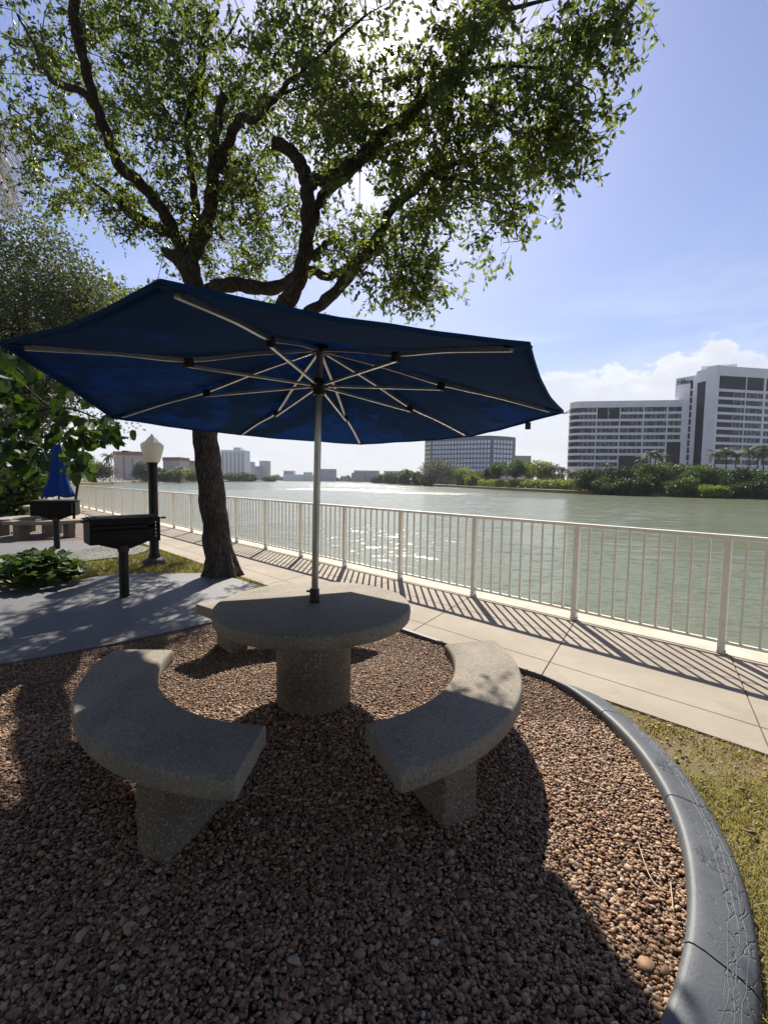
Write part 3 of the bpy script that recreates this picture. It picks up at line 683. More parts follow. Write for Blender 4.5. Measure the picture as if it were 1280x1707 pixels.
mb = MB(); mb.lathe([(.024, -.055), (.036, -.053), (.038, -.02), (.055, -.014), (.058, .012), (.036, .016), (.034, .045), (.024, .047)], U(slider), 24); mb.build('slider_hub', M['plastic'], um, True)
ribs = []
for c, j in zip(corners, joints):
    c = Vector(c); j = Vector(j); h0 = hub + (j - hub).normalized() * .05
    tip = c + (j - c).normalized() * .075
    path = smooth_path([tuple(h0), tuple(hub.lerp(j, .55) + Vector((0, 0, .006))), tuple(j), tuple(j.lerp(tip, .5) + Vector((0, 0, .006))), tuple(tip)], 5)
    ribs.append(path)
    mb = MB()
    for a, b_ in zip(path[:-1], path[1:]): mb.bar(U(a), U(b_), .017, .020)
    rb = mb.build('rib', M['alu'], um)
    d = (c - hub).normalized()
    mb = MB(); mb.bar(U(j - d * .022 - Vector((0, 0, .014))), U(j + d * .022 - Vector((0, 0, .014))), .030, .046); mb.build('rib_joint', M['plastic'], rb, bevel=.004)
    mb = MB(); mb.bar(U(slider + (j - slider).normalized() * .05), U(j - Vector((0, 0, .030))), .014, .014); mb.build('strut', M['alu'], um)
def canopy():
    apex = hub + Vector((0, 0, .055)); NR, NA = 18, 14; mb = MB(); grid = []
    up = Vector((0, 0, .024))
    for i in range(8):
        def line(k):
            c = Vector(corners[k]); j = Vector(joints[k]); pts = [apex]
            q = smooth_path([tuple(apex), tuple(j + up), tuple(c + Vector((0, 0, .012)))], 20)
            return q[[int(round(x)) for x in np.linspace(0, len(q) - 1, NR + 1)]]
        A = line(i); B = line((i + 1) % 8)
        for s_ in range(NA):
            f_ = s_ / NA; row = []
            for r_ in range(NR + 1):
                p = A[r_] * (1 - f_) + B[r_] * f_
                sag = math.sin(PI * f_) * (r_ / NR) ** 1.2
                cen = np.array(apex); p = p - np.array([0, 0, .014]) * sag * (1 - .3 * r_ / NR)
                pull = .018 * math.sin(PI * f_) * (r_ / NR) ** 3
                p = p + (cen * np.array([1, 1, 0]) + p * np.array([0, 0, 1]) - p) * pull
                p = p + np.array([0, 0, (.003 * math.sin(9 * f_ + i * 2.1) + .0015 * math.sin(23 * f_ + i * 1.3 + r_ * .35)) * (r_ / NR) * math.sin(PI * f_)])
                row.append(p)
            grid.append(row)
    n = len(grid); vs = [tuple(U(p)) for row in grid for p in row]; m_ = NR + 1
    fs = [(a * m_ + r_, a * m_ + r_ + 1, ((a + 1) % n) * m_ + r_ + 1, ((a + 1) % n) * m_ + r_) for a in range(n) for r_ in range(NR)]
    mb.add(vs, fs)
    hem = [U(grid[a][NR]) for a in range(n)] + [U(grid[0][NR])]
    return mb, hem
mb, hem = canopy(); cn = mb.build('canopy', M['navy'], um, True, ang=80)
sm = cn.modifiers.new('thick', 'SOLIDIFY'); sm.thickness = .003; sm.offset = 1
mb = MB()
for a, b_ in zip(hem[:-1], hem[1:]): mb.bar(a, b_, .006, .016)
mb.build('hem', M['navy'], cn)
for c in corners:                                                  # reinforced corner pockets
    c = Vector(c); i_ = c + (hub - c).normalized() * .10; mb = MB()
    mb.bar(U(c + Vector((0, 0, .006))), U(i_ + Vector((0, 0, .004))), .034, .007)
    mb.build('corner_pocket', M['navy'], cn)
mb = MB()
cd = Vector(corners[3]); mb.tube([U(cd), U(cd + Vector((.05, .0, .012))), U(cd + Vector((.09, 0, .022)))], .0022, 5)
mb.tube([U(cd), U(cd + Vector((.06, .01, .03))), U(cd + Vector((.10, .01, .006)))], .0022, 5); mb.build('loose_cord', M['straw'], um)
ce = Vector(corners[3]).lerp(Vector(corners[4]), .28); mb = MB(); mb.box(U(ce + Vector((-.01, 0, -.022))), (.035, .004, .045)); mb.build('hanging_tab', M['plastic'], um)

# furled umbrella at the far table
uf = thing('patio_umbrella', 'furled bright blue umbrella above the farther grill', 'umbrella', (-8.75, 12.1, .76))
mb = MB(); mb.tube([(0, 0, -.03), (0, 0, 1.85)], .022, 12); mb.build('pole', M['black'], uf, True)
mb = MB(); vs = []; fs = []; NA = 40
for k, (r, z) in enumerate([(.03, 1.82), (.08, 1.72), (.13, 1.45), (.16, 1.15), (.185, .95), (.20, .80), (.27, .55), (.35, .36), (.39, .24)]):
    for a in range(NA):
        t_ = 2 * PI * a / NA; rr = r * .84 * (1 + .18 * math.sin(8 * t_ + k * .25) * min(1, k / 3)); vs.append((rr * math.cos(t_), rr * math.sin(t_), z + .03 * math.sin(4 * t_) * (k > 6)))
for k in range(8):
    for a in range(NA): fs.append((k * NA + a, k * NA + (a + 1) % NA, (k + 1) * NA + (a + 1) % NA, (k + 1) * NA + a))
mb.add(vs, fs); o = mb.build('canopy', M['blue'], uf, True, ang=80); o.modifiers.new('thick', 'SOLIDIFY').thickness = .004

# ------------------------------------------------------------------ fence along the water
fe = thing('railing_fence', 'long cream painted railing fence along the seawall', 'fence', fp(0, 0, 0))
FO = Vector(fp(0, 0, 0)); SP = 1.3505; NP0, NP1 = -4, 46
def F3(s, z, d=0.0): return Vector(fp(s, d, z)) - FO
ang = math.atan2(FD.y, FD.x)
mb = MB(); mb.box((0, 0, .545), (.058, .058, 1.06), ang); mb.box((0, 0, .022), (.066, .066, .014), ang); pm = mb.build('post', M['fence'], fe, bevel=.004)
mb = MB(); mb.box((.002, .001, .028), (.0625, .0615, .026), ang); pf = mb.build('stained_foot', M['rust'], pm)
mb = MB()
mb.bar((0, 0, 1.088), Vector((FD.x, FD.y, 0)) * SP + Vector((0, 0, 1.088)), .064, .034)
a0 = Vector((FD.x, FD.y, 0))
mb.bar(a0 * .0292 + Vector((0, 0, .118)), a0 * (SP - .0292) + Vector((0, 0, .118)), .026, .026)
for k in range(1, 11 - 1 + 0): mb.bar(a0 * (SP * k / 10) + Vector((0, 0, .1315)), a0 * (SP * k / 10) + Vector((0, 0, 1.070)), .020, .020, (FN.x, FN.y, 0))
pn_ = mb.build('fence_panel', M['fence'], fe)
for i in range(NP0, NP1):
    if i == 0: continue
    c = pm.copy(); COL.objects.link(c); c.parent = fe; c.location = F3(i * SP, 0)
    if i < 22: q = pf.copy(); COL.objects.link(q); q.parent = c
for i in range(NP0, NP1 - 1):
    if i == 0: continue
    c = pn_.copy(); COL.objects.link(c); c.parent = fe; c.location = F3(i * SP, 0)

# ------------------------------------------------------------------ grills
def make_grill(label):
    g = thing('barbecue_grill', label, 'grill', group='black park grills on posts')
    w_, d_, z0, z1 = .76, .40, .715, 1.015; th = .006
    mb = MB()
    mb.box((0, -d_ / 2 + .02, z0 + .085), (w_, th, .17)); mb.box((0, -d_ / 2 + .02, z1 - .045), (w_ - .004, th, .09)); mb.box((-.06, -d_ / 2 + .02, z0 + .19), (w_ - .13, th, .07))
    mb.box((0, d_ / 2, (z0 + z1) / 2), (w_, th, z1 - z0))
    for s_ in (-1, 1): mb.box((s_ * (w_ / 2 + th / 2), 0.01, (z0 + z1) / 2), (th, d_ - .02, z1 - z0))
    mb.box((0, 0.01, z0 - th / 2), (w_ + .01, d_ - .02, th)); mb.build('firebox', M['iron'], g)
    mb = MB()
    for k in range(24): x_ = -w_ / 2 + .02 + k * (w_ - .04) / 23; mb.bar((x_, -d_ / 2 - .02, z1 - .018 + .02), (x_, d_ / 2 - .03, z1 + .014), .010, .010)
    for y_ in (-d_ / 2 + .0, d_ / 2 - .05): mb.bar((-w_ / 2 - .035, y_, z1 - .010), (w_ / 2 + .035, y_, z1 - .010), .014, .014)
    mb.build('grate', M['iron'], g)
    mb = MB(); mb.tube([(-w_ / 2 - .02, -d_ / 2 + .02, z1 - .01), (-w_ / 2 - .075, -d_ / 2 + .0, z1 - .02), (-w_ / 2 - .08, -d_ / 2 + .08, z1 - .02)], .012, 8); mb.build('handle', M['iron'], g, True)
    mb = MB(); mb.tube([(w_ / 2 + .02, -d_ / 2 + .02, z1 - .01), (w_ / 2 + .06, -d_ / 2 + .0, z1 - .01), (w_ / 2 + .065, -d_ / 2 + .08, z1 - .01)], .012, 8); mb.build('handle', M['iron'], g, True)
    mb = MB(); mb.prism([(-.25, -.06), (.25, -.06), (.25, .06), (-.25, .06)], z0 - .035, z0 - .007)
    mb.add([(-.24, -.05, z0 - .035), (.24, -.05, z0 - .035), (.07, -.05, z0 - .095), (-.07, -.05, z0 - .095), (-.24, .05, z0 - .035), (.24, .05, z0 - .035), (.07, .05, z0 - .095), (-.07, .05, z0 - .095)],
           [(0, 1, 2, 3), (7, 6, 5, 4), (0, 4, 5, 1), (1, 5, 6, 2), (2, 6, 7, 3), (3, 7, 4, 0)])
    mb.build('bracket', M['iron'], g)
    mb = MB(); mb.lathe([(.066, z0 - .13), (.067, z0 - .05)], n=24); mb.build('collar', M['rust'], g, True)
    mb = MB(); mb.lathe([(.056, 0), (.056, z0 - .1)], n=28); mb.build('post', M['black'], g, True)
    for s_ in (0, 1):
        mb = MB()
        for k in range(5): mb.box((w_ / 2 - .05 - s_ * .0, -d_ / 2 + .0145, z0 + .06 + k * .045), (.012, .006, .02))
        if s_ == 0: mb.build('adjustment_slot', M['pole'], g)
    return g
g1 = make_grill('nearer black park grill on a post before the lamp'); g1.location = (-3.275, 5.62, .03); g1.rotation_euler.z = R_(43)
g2 = copy_tree(g1); g2['label'] = 'farther black park grill in front of the furled blue umbrella'; g2.location = (-6.83, 9.34, .025); g2.rotation_euler.z = R_(22)

# ------------------------------------------------------------------ lamp
lp = thing('lamp_post', 'black lamp post with white acorn globe on the grass', 'lamp', (-4.08, 7.95, 0))
mb = MB(); mb.lathe([(.19, -.02), (.19, .06), (.165, .10), (.12, .125), (0, .13)], n=32); mb.build('footing', M['footing'], lp, True)
mb = MB(); mb.lathe([(.10, .12), (.10, .17), (.080, .21), (.076, .30), (.074, 1.72), (.078, 1.76), (.085, 1.80), (.105, 1.81), (.0, 1.812)], n=28); mb.build('pole', M['black'], lp, True)
mb = MB(); mb.lathe([(0, 1.813), (.105, 1.813), (.120, 1.83), (.150, 1.93), (.180, 2.05), (.186, 2.10), (.182, 2.125), (.17, 2.14), (.15, 2.155), (.10, 2.19), (.075, 2.225), (.055, 2.25), (.03, 2.27), (.02, 2.30), (0, 2.31)], n=32)
mb.build('acorn_globe', M['globe'], lp, True, ang=60)

# slim dark stake
mb = MB(); a_ = at(124, 850, 12.9); b_ = at(136, 770, 12.9); mb.tube([(a_.x - .02, a_.y, 0), tuple(a_), tuple(b_), tuple(b_ + (b_ - a_) * .4)], .035, 10)
tag(mb.build('metal_stake', M['black'], None, True), 'thin dark leaning pole between the furled umbrella and the railing', 'pole')

# small litter on the stones
p = on(1079, 1612, .03); mb = MB()
V_, F_, _t = leaves(np.array([[p.x - .03, p.y, .03]]), np.array([[1., .25, .05]]), np.array([[-.2, 1., .12]]), np.array([.062]), np.array([.042]), np.array([.5]), 'broad')
o = fast_mesh('fallen_leaf', V_, F_, M['deadleaf']); o.modifiers.new('thick', 'SOLIDIFY').thickness = .0012
tag(o, 'single brown fallen leaf on the pebbles near the curb', 'leaf')
for lab, pts in (('pale dry stalk lying on the sunlit pebbles', [(1062, 1402), (1080, 1455), (1098, 1480), (1115, 1488)]),
                 ('short dry stalk ending near the curb', [(1117, 1470), (1120, 1500), (1121, 1516)])):
    mb = MB(); q = smooth_path([tuple(on(u, v, .033)) for u, v in pts], 5); mb.tube(q, .0018, 6); tag(mb.build('dry_stalk', M['straw'], None, True), lab, 'twig')

# ------------------------------------------------------------------ the big oak
oak = thing('oak_tree', 'big leafy tree with sawn limb stub spreading over the umbrella', 'tree', (-2.53, 7.0, 0))
OO = Vector((-2.53, 7.0, 0))
BR = []   # rows (u, v, Y, radius px)
BR.append([(371, 985, 7.0, 34), (370, 958, 7.0, 27), (365, 925, 7.0, 23.5), (358, 860, 7.0, 21.5), (348, 780, 7.0, 20.5), (342, 716, 7.0, 19.5), (338, 640, 7.0, 19), (333, 560, 7.0, 17.5), (327, 500, 7.0, 15.5), (318, 450, 6.95, 15), (311, 425, 6.9, 14)])
BR.append([(318, 455, 6.95, 14), (300, 432, 6.9, 15), (285, 425, 6.85, 9), (272, 415, 6.8, 5)])
BR.append([(316, 440, 6.95, 12), (296, 398, 6.9, 11), (280, 365, 6.8, 10.5), (258, 333, 6.8, 10), (228, 300, 6.7, 9.5), (202, 280, 6.6, 9.5), (188, 250, 6.5, 9), (170, 200, 6.4, 9), (155, 160, 6.3, 8.5), (142, 105, 6.2, 8.5), (130, 62, 6.1, 9), (124, 20, 6.0, 8.5), (118, -50, 5.8, 7)])
BR.append([(292, 392, 6.9, 8), (268, 382, 7.1, 8.5), (238, 366, 7.3, 8.5), (212, 352, 7.5, 7.5), (203, 335, 7.6, 6), (200, 310, 7.7, 4)])
BR.append([(212, 350, 7.5, 6), (180, 322, 7.7, 4), (150, 300, 7.9, 3.2), (100, 245, 8.1, 2.5), (60, 210, 8.3, 2), (20, 180, 8.4, 1.4)])
BR.append([(160, 175, 6.35, 6.5), (135, 152, 6.5, 6), (105, 142, 6.6, 6), (85, 130, 6.7, 5), (72, 105, 6.8, 4), (55, 70, 6.9, 3), (30, 25, 7, 2)])
BR.append([(315, 435, 6.95, 11), (324, 400, 7.0, 9), (328, 360, 7.1, 7.5), (324, 320, 7.2, 6.5), (316, 265, 7.3, 6), (313, 215, 7.3, 6), (320, 170, 7.3, 6), (332, 125, 7.3, 6.5), (340, 88, 7.3, 6.5), (337, 60, 7.3, 5), (352, 28, 7.3, 4.5), (366, 20, 7.3, 3)])
BR.append([(338, 88, 7.3, 4), (355, 75, 7.2, 3), (380, 60, 7.1, 2), (400, 20, 7.0, 1.5)])
BR.append([(318, 432, 6.95, 12), (338, 395, 6.8, 12), (350, 350, 6.7, 11.5), (355, 300, 6.6, 10.5), (356, 262, 6.5, 8), (362, 215, 6.45, 7.5), (372, 158, 6.4, 7)])
BR.append([(354, 300, 6.6, 8), (370, 262, 6.4, 8), (388, 222, 6.2, 8), (402, 198, 6.1, 7.5), (425, 200, 6.0, 5.5), (445, 180, 5.9, 4.5), (480, 140, 5.8, 4), (520, 105, 5.7, 3.5), (570, 60, 5.6, 2.5), (610, 25, 5.5, 1.8)])
BR.append([(440, 185, 5.9, 3.5), (470, 158, 6.0, 2.8), (520, 138, 6.1, 1.8)])
BR.append([(340, 520, 6.95, 15), (348, 488, 6.9, 13), (365, 478, 6.8, 12.5), (395, 474, 6.7, 12.5), (430, 480, 6.6, 12), (465, 478, 6.5, 11), (500, 458, 6.4, 10), (525, 452, 6.4, 8), (545, 462, 6.3, 7), (572, 450, 6.3, 6), (590, 438, 6.2, 5.5), (625, 424, 6.2, 4), (650, 400, 6.1, 2.5)])
BR.append([(340, 660, 6.95, 17), (370, 600, 6.7, 16), (420, 555, 6.3, 15.5), (462, 522, 6.0, 15), (490, 485, 5.9, 14.5), (504, 440, 5.85, 13.5), (513, 390, 5.8, 12.5), (513, 340, 5.75, 12), (512, 305, 5.7, 12.5), (503, 278, 5.65, 11.5), (490, 258, 5.6, 10.5), (472, 244, 5.55, 10), (453, 236, 5.5, 10.5)])
BR.append([(512, 312, 5.7, 10), (528, 300, 5.6, 10), (560, 292, 5.5, 11), (595, 270, 5.4, 11), (625, 240, 5.3, 10.5), (660, 210, 5.2, 10), (700, 172, 5.1, 9), (735, 140, 5.0, 8), (765, 105, 4.9, 7), (800, 60, 4.8, 6), (835, 15, 4.7, 5), (860, -40, 4.6, 4)])
BR.append([(520, 375, 5.85, 9), (528, 345, 5.9, 8.5), (545, 318, 5.95, 8), (575, 296, 6.0, 8), (605, 268, 6.1, 6), (640, 250, 6.2, 5), (700, 230, 6.3, 3)])
BR.append([(440, 548, 6.2, 14), (485, 535, 5.9, 12), (520, 518, 5.8, 10.5), (550, 495, 5.7, 10), (580, 462, 5.6, 10), (594, 440, 5.6, 9.5), (610, 415, 5.5, 8.5), (635, 388, 5.4, 8), (648, 355, 5.3, 7.5), (672, 330, 5.2, 8.5), (700, 308, 5.1, 8), (716, 290, 5.0, 6), (745, 278, 4.9, 4.5), (790, 262, 4.8, 3), (840, 240, 4.7, 2)])
BR.append([(598, 438, 5.6, 7), (615, 425, 5.6, 6), (632, 414, 5.7, 5), (640, 400, 5.7, 2)])
BR.append([(522, 430, 5.9, 7), (540, 410, 6.1, 6), (560, 398, 6.2, 5.5), (568, 405, 6.2, 3)])
BR.append([(832, 20, 4.7, 4), (870, 10, 4.6, 3), (930, -5, 4.5, 2.2), (1000, -20, 4.4, 1.5)])
BR.append([(735, 140, 5.0, 5), (790, 120, 4.9, 3.5), (850, 110, 4.8, 2.6), (920, 120, 4.7, 1.8), (985, 150, 4.6, 1.2)])
BR.append([(716, 292, 5.0, 4), (760, 300, 4.9, 3), (810, 310, 4.85, 2.2), (850, 340, 4.8, 1.6), (862, 400, 4.8, 1)])
BR.append([(338, 640, 7.0, 12), (372, 612, 7.6, 9), (402, 592, 8.4, 7), (440, 572, 9.4, 5), (475, 556, 10.4, 3)])  # this and the next: unseen limbs for the foliage that shades the pad
BR.append([(402, 592, 8.4, 5), (420, 560, 9.2, 3.5), (430, 540, 10.2, 2)])
mb = MB(); SK = []
for row in BR:
    q = smooth_path([(*(at(u, v, Y) - OO), r / FPX * Y * (1 if row is BR[0] else .9)) for u, v, Y, r in row], 6)
    ph = random.uniform(0, 6)
    for k in range(len(q)): q[k, :2] += .012 * np.array([math.sin(k * 1.3 + ph), math.cos(k * 1.1 + ph)]) * (q[k, 3] > .02)
    big_ = 1 if q[:, 3].max() > .15 else 2.2
    rad = [max(.004, r * (1 + .03 * big_ * math.sin(k * 1.1 + ph) + random.uniform(-.012, .012) * big_)) for k, r in enumerate(q[:, 3])]
    mb.tube(q[:, :3], rad, 16 if q[:, 3].max() > .05 else 8, jit=.03); SK.append(q)
# root flare
for k in range(6):
    a = k * PI / 3 + .4; mb.tube([(math.cos(a) * .31, math.sin(a) * .31, -.04), (math.cos(a) * .22, math.sin(a) * .22, .08), (math.cos(a) * .13, math.sin(a) * .13, .30), (math.cos(a) * .06, math.sin(a) * .06, .55)], [.05, .075, .085, .06], 10, jit=.03)
tr_ = mb.build('trunk', M['bark'], oak, True, ang=80)
e = at(452, 236, 5.5) - OO; e2 = at(472, 244, 5.55) - OO; d = (e - e2).normalized()
mb = MB(); mb.tube([e + d * .001, e + d * .006], [.075, .072], 16); mb.build('sawn_end', M['cut'], tr_)
SKP = np.vstack([s[len(s) // 4:] if i else s[-6:] for i, s in enumerate(SK)])

# crown: clusters in view, beyond the frame and behind the umbrella (u, v, half width, half height, Y, spread in Y, clusters)
CR = [(70, 70, 120, 90, 7.2, 1.0, 30), (200, 90, 120, 110, 7.0, 1.1, 31), (110, 220, 110, 90, 7.4, .9, 29), (230, 250, 110, 90, 7.0, .9, 28), (260, 150, 90, 90, 7.2, .9, 22),
      (340, 130, 100, 120, 7.2, .9, 26), (420, 250, 80, 90, 6.6, .8, 22), (350, 300, 90, 80, 7.0, .8, 22), (180, 330, 100, 35, 7.3, .6, 18), (230, 395, 60, 30, 7.2, .5, 7), (240, 480, 50, 25, 7.6, .6, 7),
      (400, 420, 95, 55, 7.6, .7, 26), (460, 130, 90, 110, 6.4, .9, 30), (540, 180, 70, 100, 6.0, .8, 24), (520, 60, 80, 70, 6.4, .9, 18), (590, 230, 80, 90, 5.7, .7, 14), (430, 350, 80, 45, 7.2, .6, 16),
      (660, 200, 90, 90, 5.5, .7, 17), (720, 250, 110, 90, 5.2, .6, 17), (780, 170, 110, 90, 5.0, .6, 19), (700, 120, 70, 60, 5.4, .6, 12), (840, 90, 110, 80, 4.8, .5, 14), (800, 20, 90, 60, 4.9, .6, 13), (930, 60, 90, 70, 4.6, .4, 13), (880, 200, 100, 70, 4.7, .4, 14),
      (960, 160, 50, 50, 4.5, .35, 9), (1010, 30, 45, 35, 4.4, .3, 8), (800, 280, 100, 45, 4.9, .4, 15), (920, 260, 55, 40, 4.6, .3, 8), (850, 350, 40, 60, 4.8, .3, 8), (660, 420, 80, 70, 5.9, .6, 22), (590, 390, 60, 60, 6.2, .6, 12), (690, 470, 50, 45, 5.8, .4, 11), (720, 340, 70, 40, 5.3, .5, 12), (300, 40, 70, 60, 7.0, .9, 14), (620, 20, 60, 40, 5.8, .7, 8),
      (400, 585, 90, 55, 8.6, .7, 34), (450, 560, 110, 55, 10.2, 1.0, 44), (350, 600, 60, 50, 8.2, .6, 16), (375, 630, 50, 42, 11.2, 1.4, 46),  # unseen foliage behind the umbrella, put in to shade the pad
      (450, -110, 520, 90, 6.2, 1.5, 90), (-120, 120, 110, 220, 7.4, 1.0, 40), (300, -330, 600, 150, 5.6, 1.6, 70)]
random.seed(21); RNG = np.random.default_rng(21)
def oak_crown():
    PP = []; AA = []; BB = []; TT = []; tw = MB(); LL = []
    cs = []
    for u0, v0, ru, rv, Y0, sy, nc in CR:
        for _ in range(int(nc * (.80 if u0 > 600 else .88) + .5)):
            while True:
                a, b_ = random.uniform(-1, 1), random.uniform(-1, 1)
                if a * a + b_ * b_ < 1: break
            u_, v_, Y_ = u0 + a * ru, v0 + b_ * rv, max(3.6, random.gauss(Y0, sy * .6))
            if (u_ - 655) ** 2 + (v_ - 70) ** 2 < 46 ** 2 or (620 < u_ < 765 and v_ < 45 and random.random() < .6): continue
            cs.append(np.array(at(u_, v_, Y_) - OO))
    cs.sort(key=lambda c: ((SKP[:, :3] - c) ** 2).sum(1).min()); pool = SKP[:, :3]      # twigs grow outwards from limb to limb
    if 1:
        for c in cs:
            k = np.argmin(((pool - c) ** 2).sum(1)); s = pool[k]; dist = np.linalg.norm(c - s)
            pool = np.vstack([pool, s + (c - s) * .5, c])
            if dist > .1:
                m1 = s + (c - s) * .5 + np.array([0, 0, .10 * dist]) + RNG.normal(0, .05, 3)
                tw.tube(smooth_path([s, m1, c], 4), np.linspace(min(.013, .005 + .006 * dist), .0035, 9), 5, cap=False)
            out = (c - s) / max(dist, .05)
            tone0 = random.uniform(0, .5)
            for q in range(random.randint(7, 11)):
                d = rand_unit(1)[0] * .85 + out * .45 + np.array([0, 0, -.18]); d /= np.linalg.norm(d)
                L = random.uniform(.18, .44); st_ = c + RNG.normal(0, .07, 3)
                pts = [st_, st_ + d * L * .5 + np.array([0, 0, .015]), st_ + d * L + np.array([0, 0, -.05 * L / .4])]
                tw.tube(pts, [.0032, .0024, .0012], 3, cap=False)
                n = random.randint(10, 16)
                f_ = np.linspace(.18, 1.0, n) + RNG.normal(0, .02, n)
                P = pts[0] + (pts[2] - pts[0]) * f_[:, None]
                A = rand_unit(n) * .75 + d * .55 + np.array([0, 0, -.12])
                PP.append(P); AA.append(A); BB.append(rand_unit(n) + np.array([0, 0, .2]) * 0); TT.append(np.clip(tone0 + RNG.normal(.25, .22, n), 0, 1))
    P = np.vstack(PP); n = len(P)
    V, F, T = leaves(P, np.vstack(AA), np.vstack(BB), RNG.uniform(.055, .092, n), RNG.uniform(.027, .041, n), np.concatenate(TT))
    cr = fast_mesh('crown', V, F, M['oak'], oak, T)
    tw.build('twigs', M['twig'], oak, None)
    return n
oak_crown()

# ------------------------------------------------------------------ other foliage makers
def blob_leaves(c, rad, n, L, Wd, shell=.55, nblob=14, flat=0.0, seed=0):
    """leaf centres on many sub-clumps inside an ellipsoid"""
    c = np.array(c, float); rad = np.array(rad, float)
    bd = rand_unit(nblob) * RNG.uniform(.35, .95, nblob)[:, None] ** .6; bc = c + bd * rad * .78
    br_ = (RNG.uniform(.26, .46, nblob)[:, None]) * rad
    k = RNG.integers(0, nblob, n); d = rand_unit(n); r = RNG.uniform(shell, 1.05, n)[:, None]
    P = bc[k] + d * br_[k] * r
    A = rand_unit(n) + d * .5 + np.array([0, 0, -.1]); tone = RNG.uniform(0, .45, nblob)[k] + RNG.normal(.25, .2, n)
    return P, A, rand_unit(n), RNG.uniform(.7, 1.25, n) * L, RNG.uniform(.7, 1.25, n) * Wd, np.clip(tone, 0, 1)

def tree(name, label, cat, base, top_z, rad, mat, n, L, Wd, trunk_r=.2, crown_lo=.25, group=None, nblob=16, kind='slim', lean=0.0, bark='bark'):
    """base on the ground; crown ellipsoid between crown_lo*height and top"""
    base = Vector(base); t_ = thing(name, label, cat, base, group=group); n = int(n); H = top_z - base.z; zc = H * (crown_lo + 1) / 2; rz = H * (1 - crown_lo) / 2
    V, F, T = leaves(*blob_leaves((lean, 0, zc), (rad, rad * .9, rz), n, L, Wd, nblob=nblob), kind)
    cr = fast_mesh('crown', V, F, mat, t_, T)
    mb = MB(); q = smooth_path([(0, 0, -.2), (lean * .2, 0, H * .25), (lean * .6, 0, H * .5), (lean, 0, H * .8)], 4)
    mb.tube(q, np.linspace(trunk_r, trunk_r * .3, len(q)), 8, jit=.05)
    for k in range(7):
        a = k * 2.4 + random.random(); z_ = H * random.uniform(.25, .5); r2 = rad * random.uniform(.4, .75)
        mb.tube(smooth_path([(lean * .4, 0, z_), (lean * .6 + r2 * .5 * math.cos(a), r2 * .5 * math.sin(a), z_ + H * .14), (lean + r2 * math.cos(a), r2 * math.sin(a), z_ + H * .24)], 4), np.linspace(trunk_r * .45, trunk_r * .1, 9), 6)
    mb.build('trunk', M[bark], t_, True)
    return t_

def palm(label, base, H, L, nf=22, group=None, mat='palm', name='palm_tree', trunk_r=.16, drop=1.0, seg=9, lw=.035):
    t_ = thing(name, label, 'palm', base, group=group)
    mb = MB(); lx = random.uniform(-.05, .05) * H
    q = smooth_path([(0, 0, -.2), (lx * .3, 0, H * .4), (lx, 0, H)], 6); mb.tube(q, np.linspace(trunk_r * 1.25, trunk_r * .8, len(q)), 10, jit=.04); mb.build('trunk', M['bark'], t_, True)
    VV = []; FF = []; TT = []; o_ = 0
    for k in range(nf):
        a = k * 2.399 + random.uniform(-.2, .2); e0 = random.uniform(-.5, 1.25); L_ = L * random.uniform(.8, 1.1)
        dirh = np.array([math.cos(a), math.sin(a), 0]); p = np.array([lx, 0, H], float); pts = [p.copy()]; el_ = e0
        for i in range(seg): p = p + (dirh * math.cos(el_) + np.array([0, 0, math.sin(el_)])) * L_ / seg; pts.append(p.copy()); el_ -= drop * (1.5 + .6 * random.random()) / seg
        pts = np.array(pts); m_ = 5
        for i in range(seg):
            for j in range(m_):
                f_ = j / m_; b0 = pts[i] * (1 - f_) + pts[i + 1] * f_; tt = (i + f_) / seg
                ll = L_ * .30 * math.sin(PI * min(1, .12 + tt * .88)) + .03
                side = np.cross(dirh, [0, 0, 1]); ax = pts[i + 1] - pts[i]; ax = ax / np.linalg.norm(ax)
                for sg in (-1, 1):
                    dv = side * sg * .8 + ax * .55 + np.array([0, 0, -.45 + random.uniform(-.15, .15)]); dv /= np.linalg.norm(dv)
                    wv = ax * lw * L_ * .5
                    VV += [b0 - wv * .5, b0 + wv * .5, b0 + dv * ll * .6 + wv * .4, b0 + dv * ll]; FF += [(o_, o_ + 1, o_ + 2), (o_, o_ + 2, o_ + 3)]; o_ += 4
                    tn = random.random() * .6 + .2; TT += [tn] * 4
    fast_mesh('crown', np.array(VV), np.array(FF), M[mat], t_, np.array(TT))
    return t_

# unseen trees added behind and left of the viewer to darken the foreground
tree('added_shade_tree', 'dense unseen tree added behind the viewpoint on the left to block skylight', 'tree', (-3.6, -5.2, 0), 9.5, 4.6, M['bank'], 16000, .26, .15, .26, .28, nblob=50)
tree('added_shade_tree', 'dense unseen tree added behind the viewpoint on the right to block skylight', 'tree', (3.4, -6.2, 0), 10.0, 4.8, M['bank'], 16000, .26, .15, .26, .26, nblob=50)
tree('added_shade_tree', 'low spreading unseen tree added beyond the left edge of the view to block skylight', 'tree', (-7.2, -.6, 0), 8.5, 3.9, M['bank'], 15000, .26, .15, .26, .16, nblob=50)
tree('added_shade_tree', 'tall unseen tree added farther back behind the viewpoint to block skylight', 'tree', (-.5, -11.5, 0), 13.0, 6.0, M['bankdark'], 14000, .34, .2, .3, .12, nblob=50)

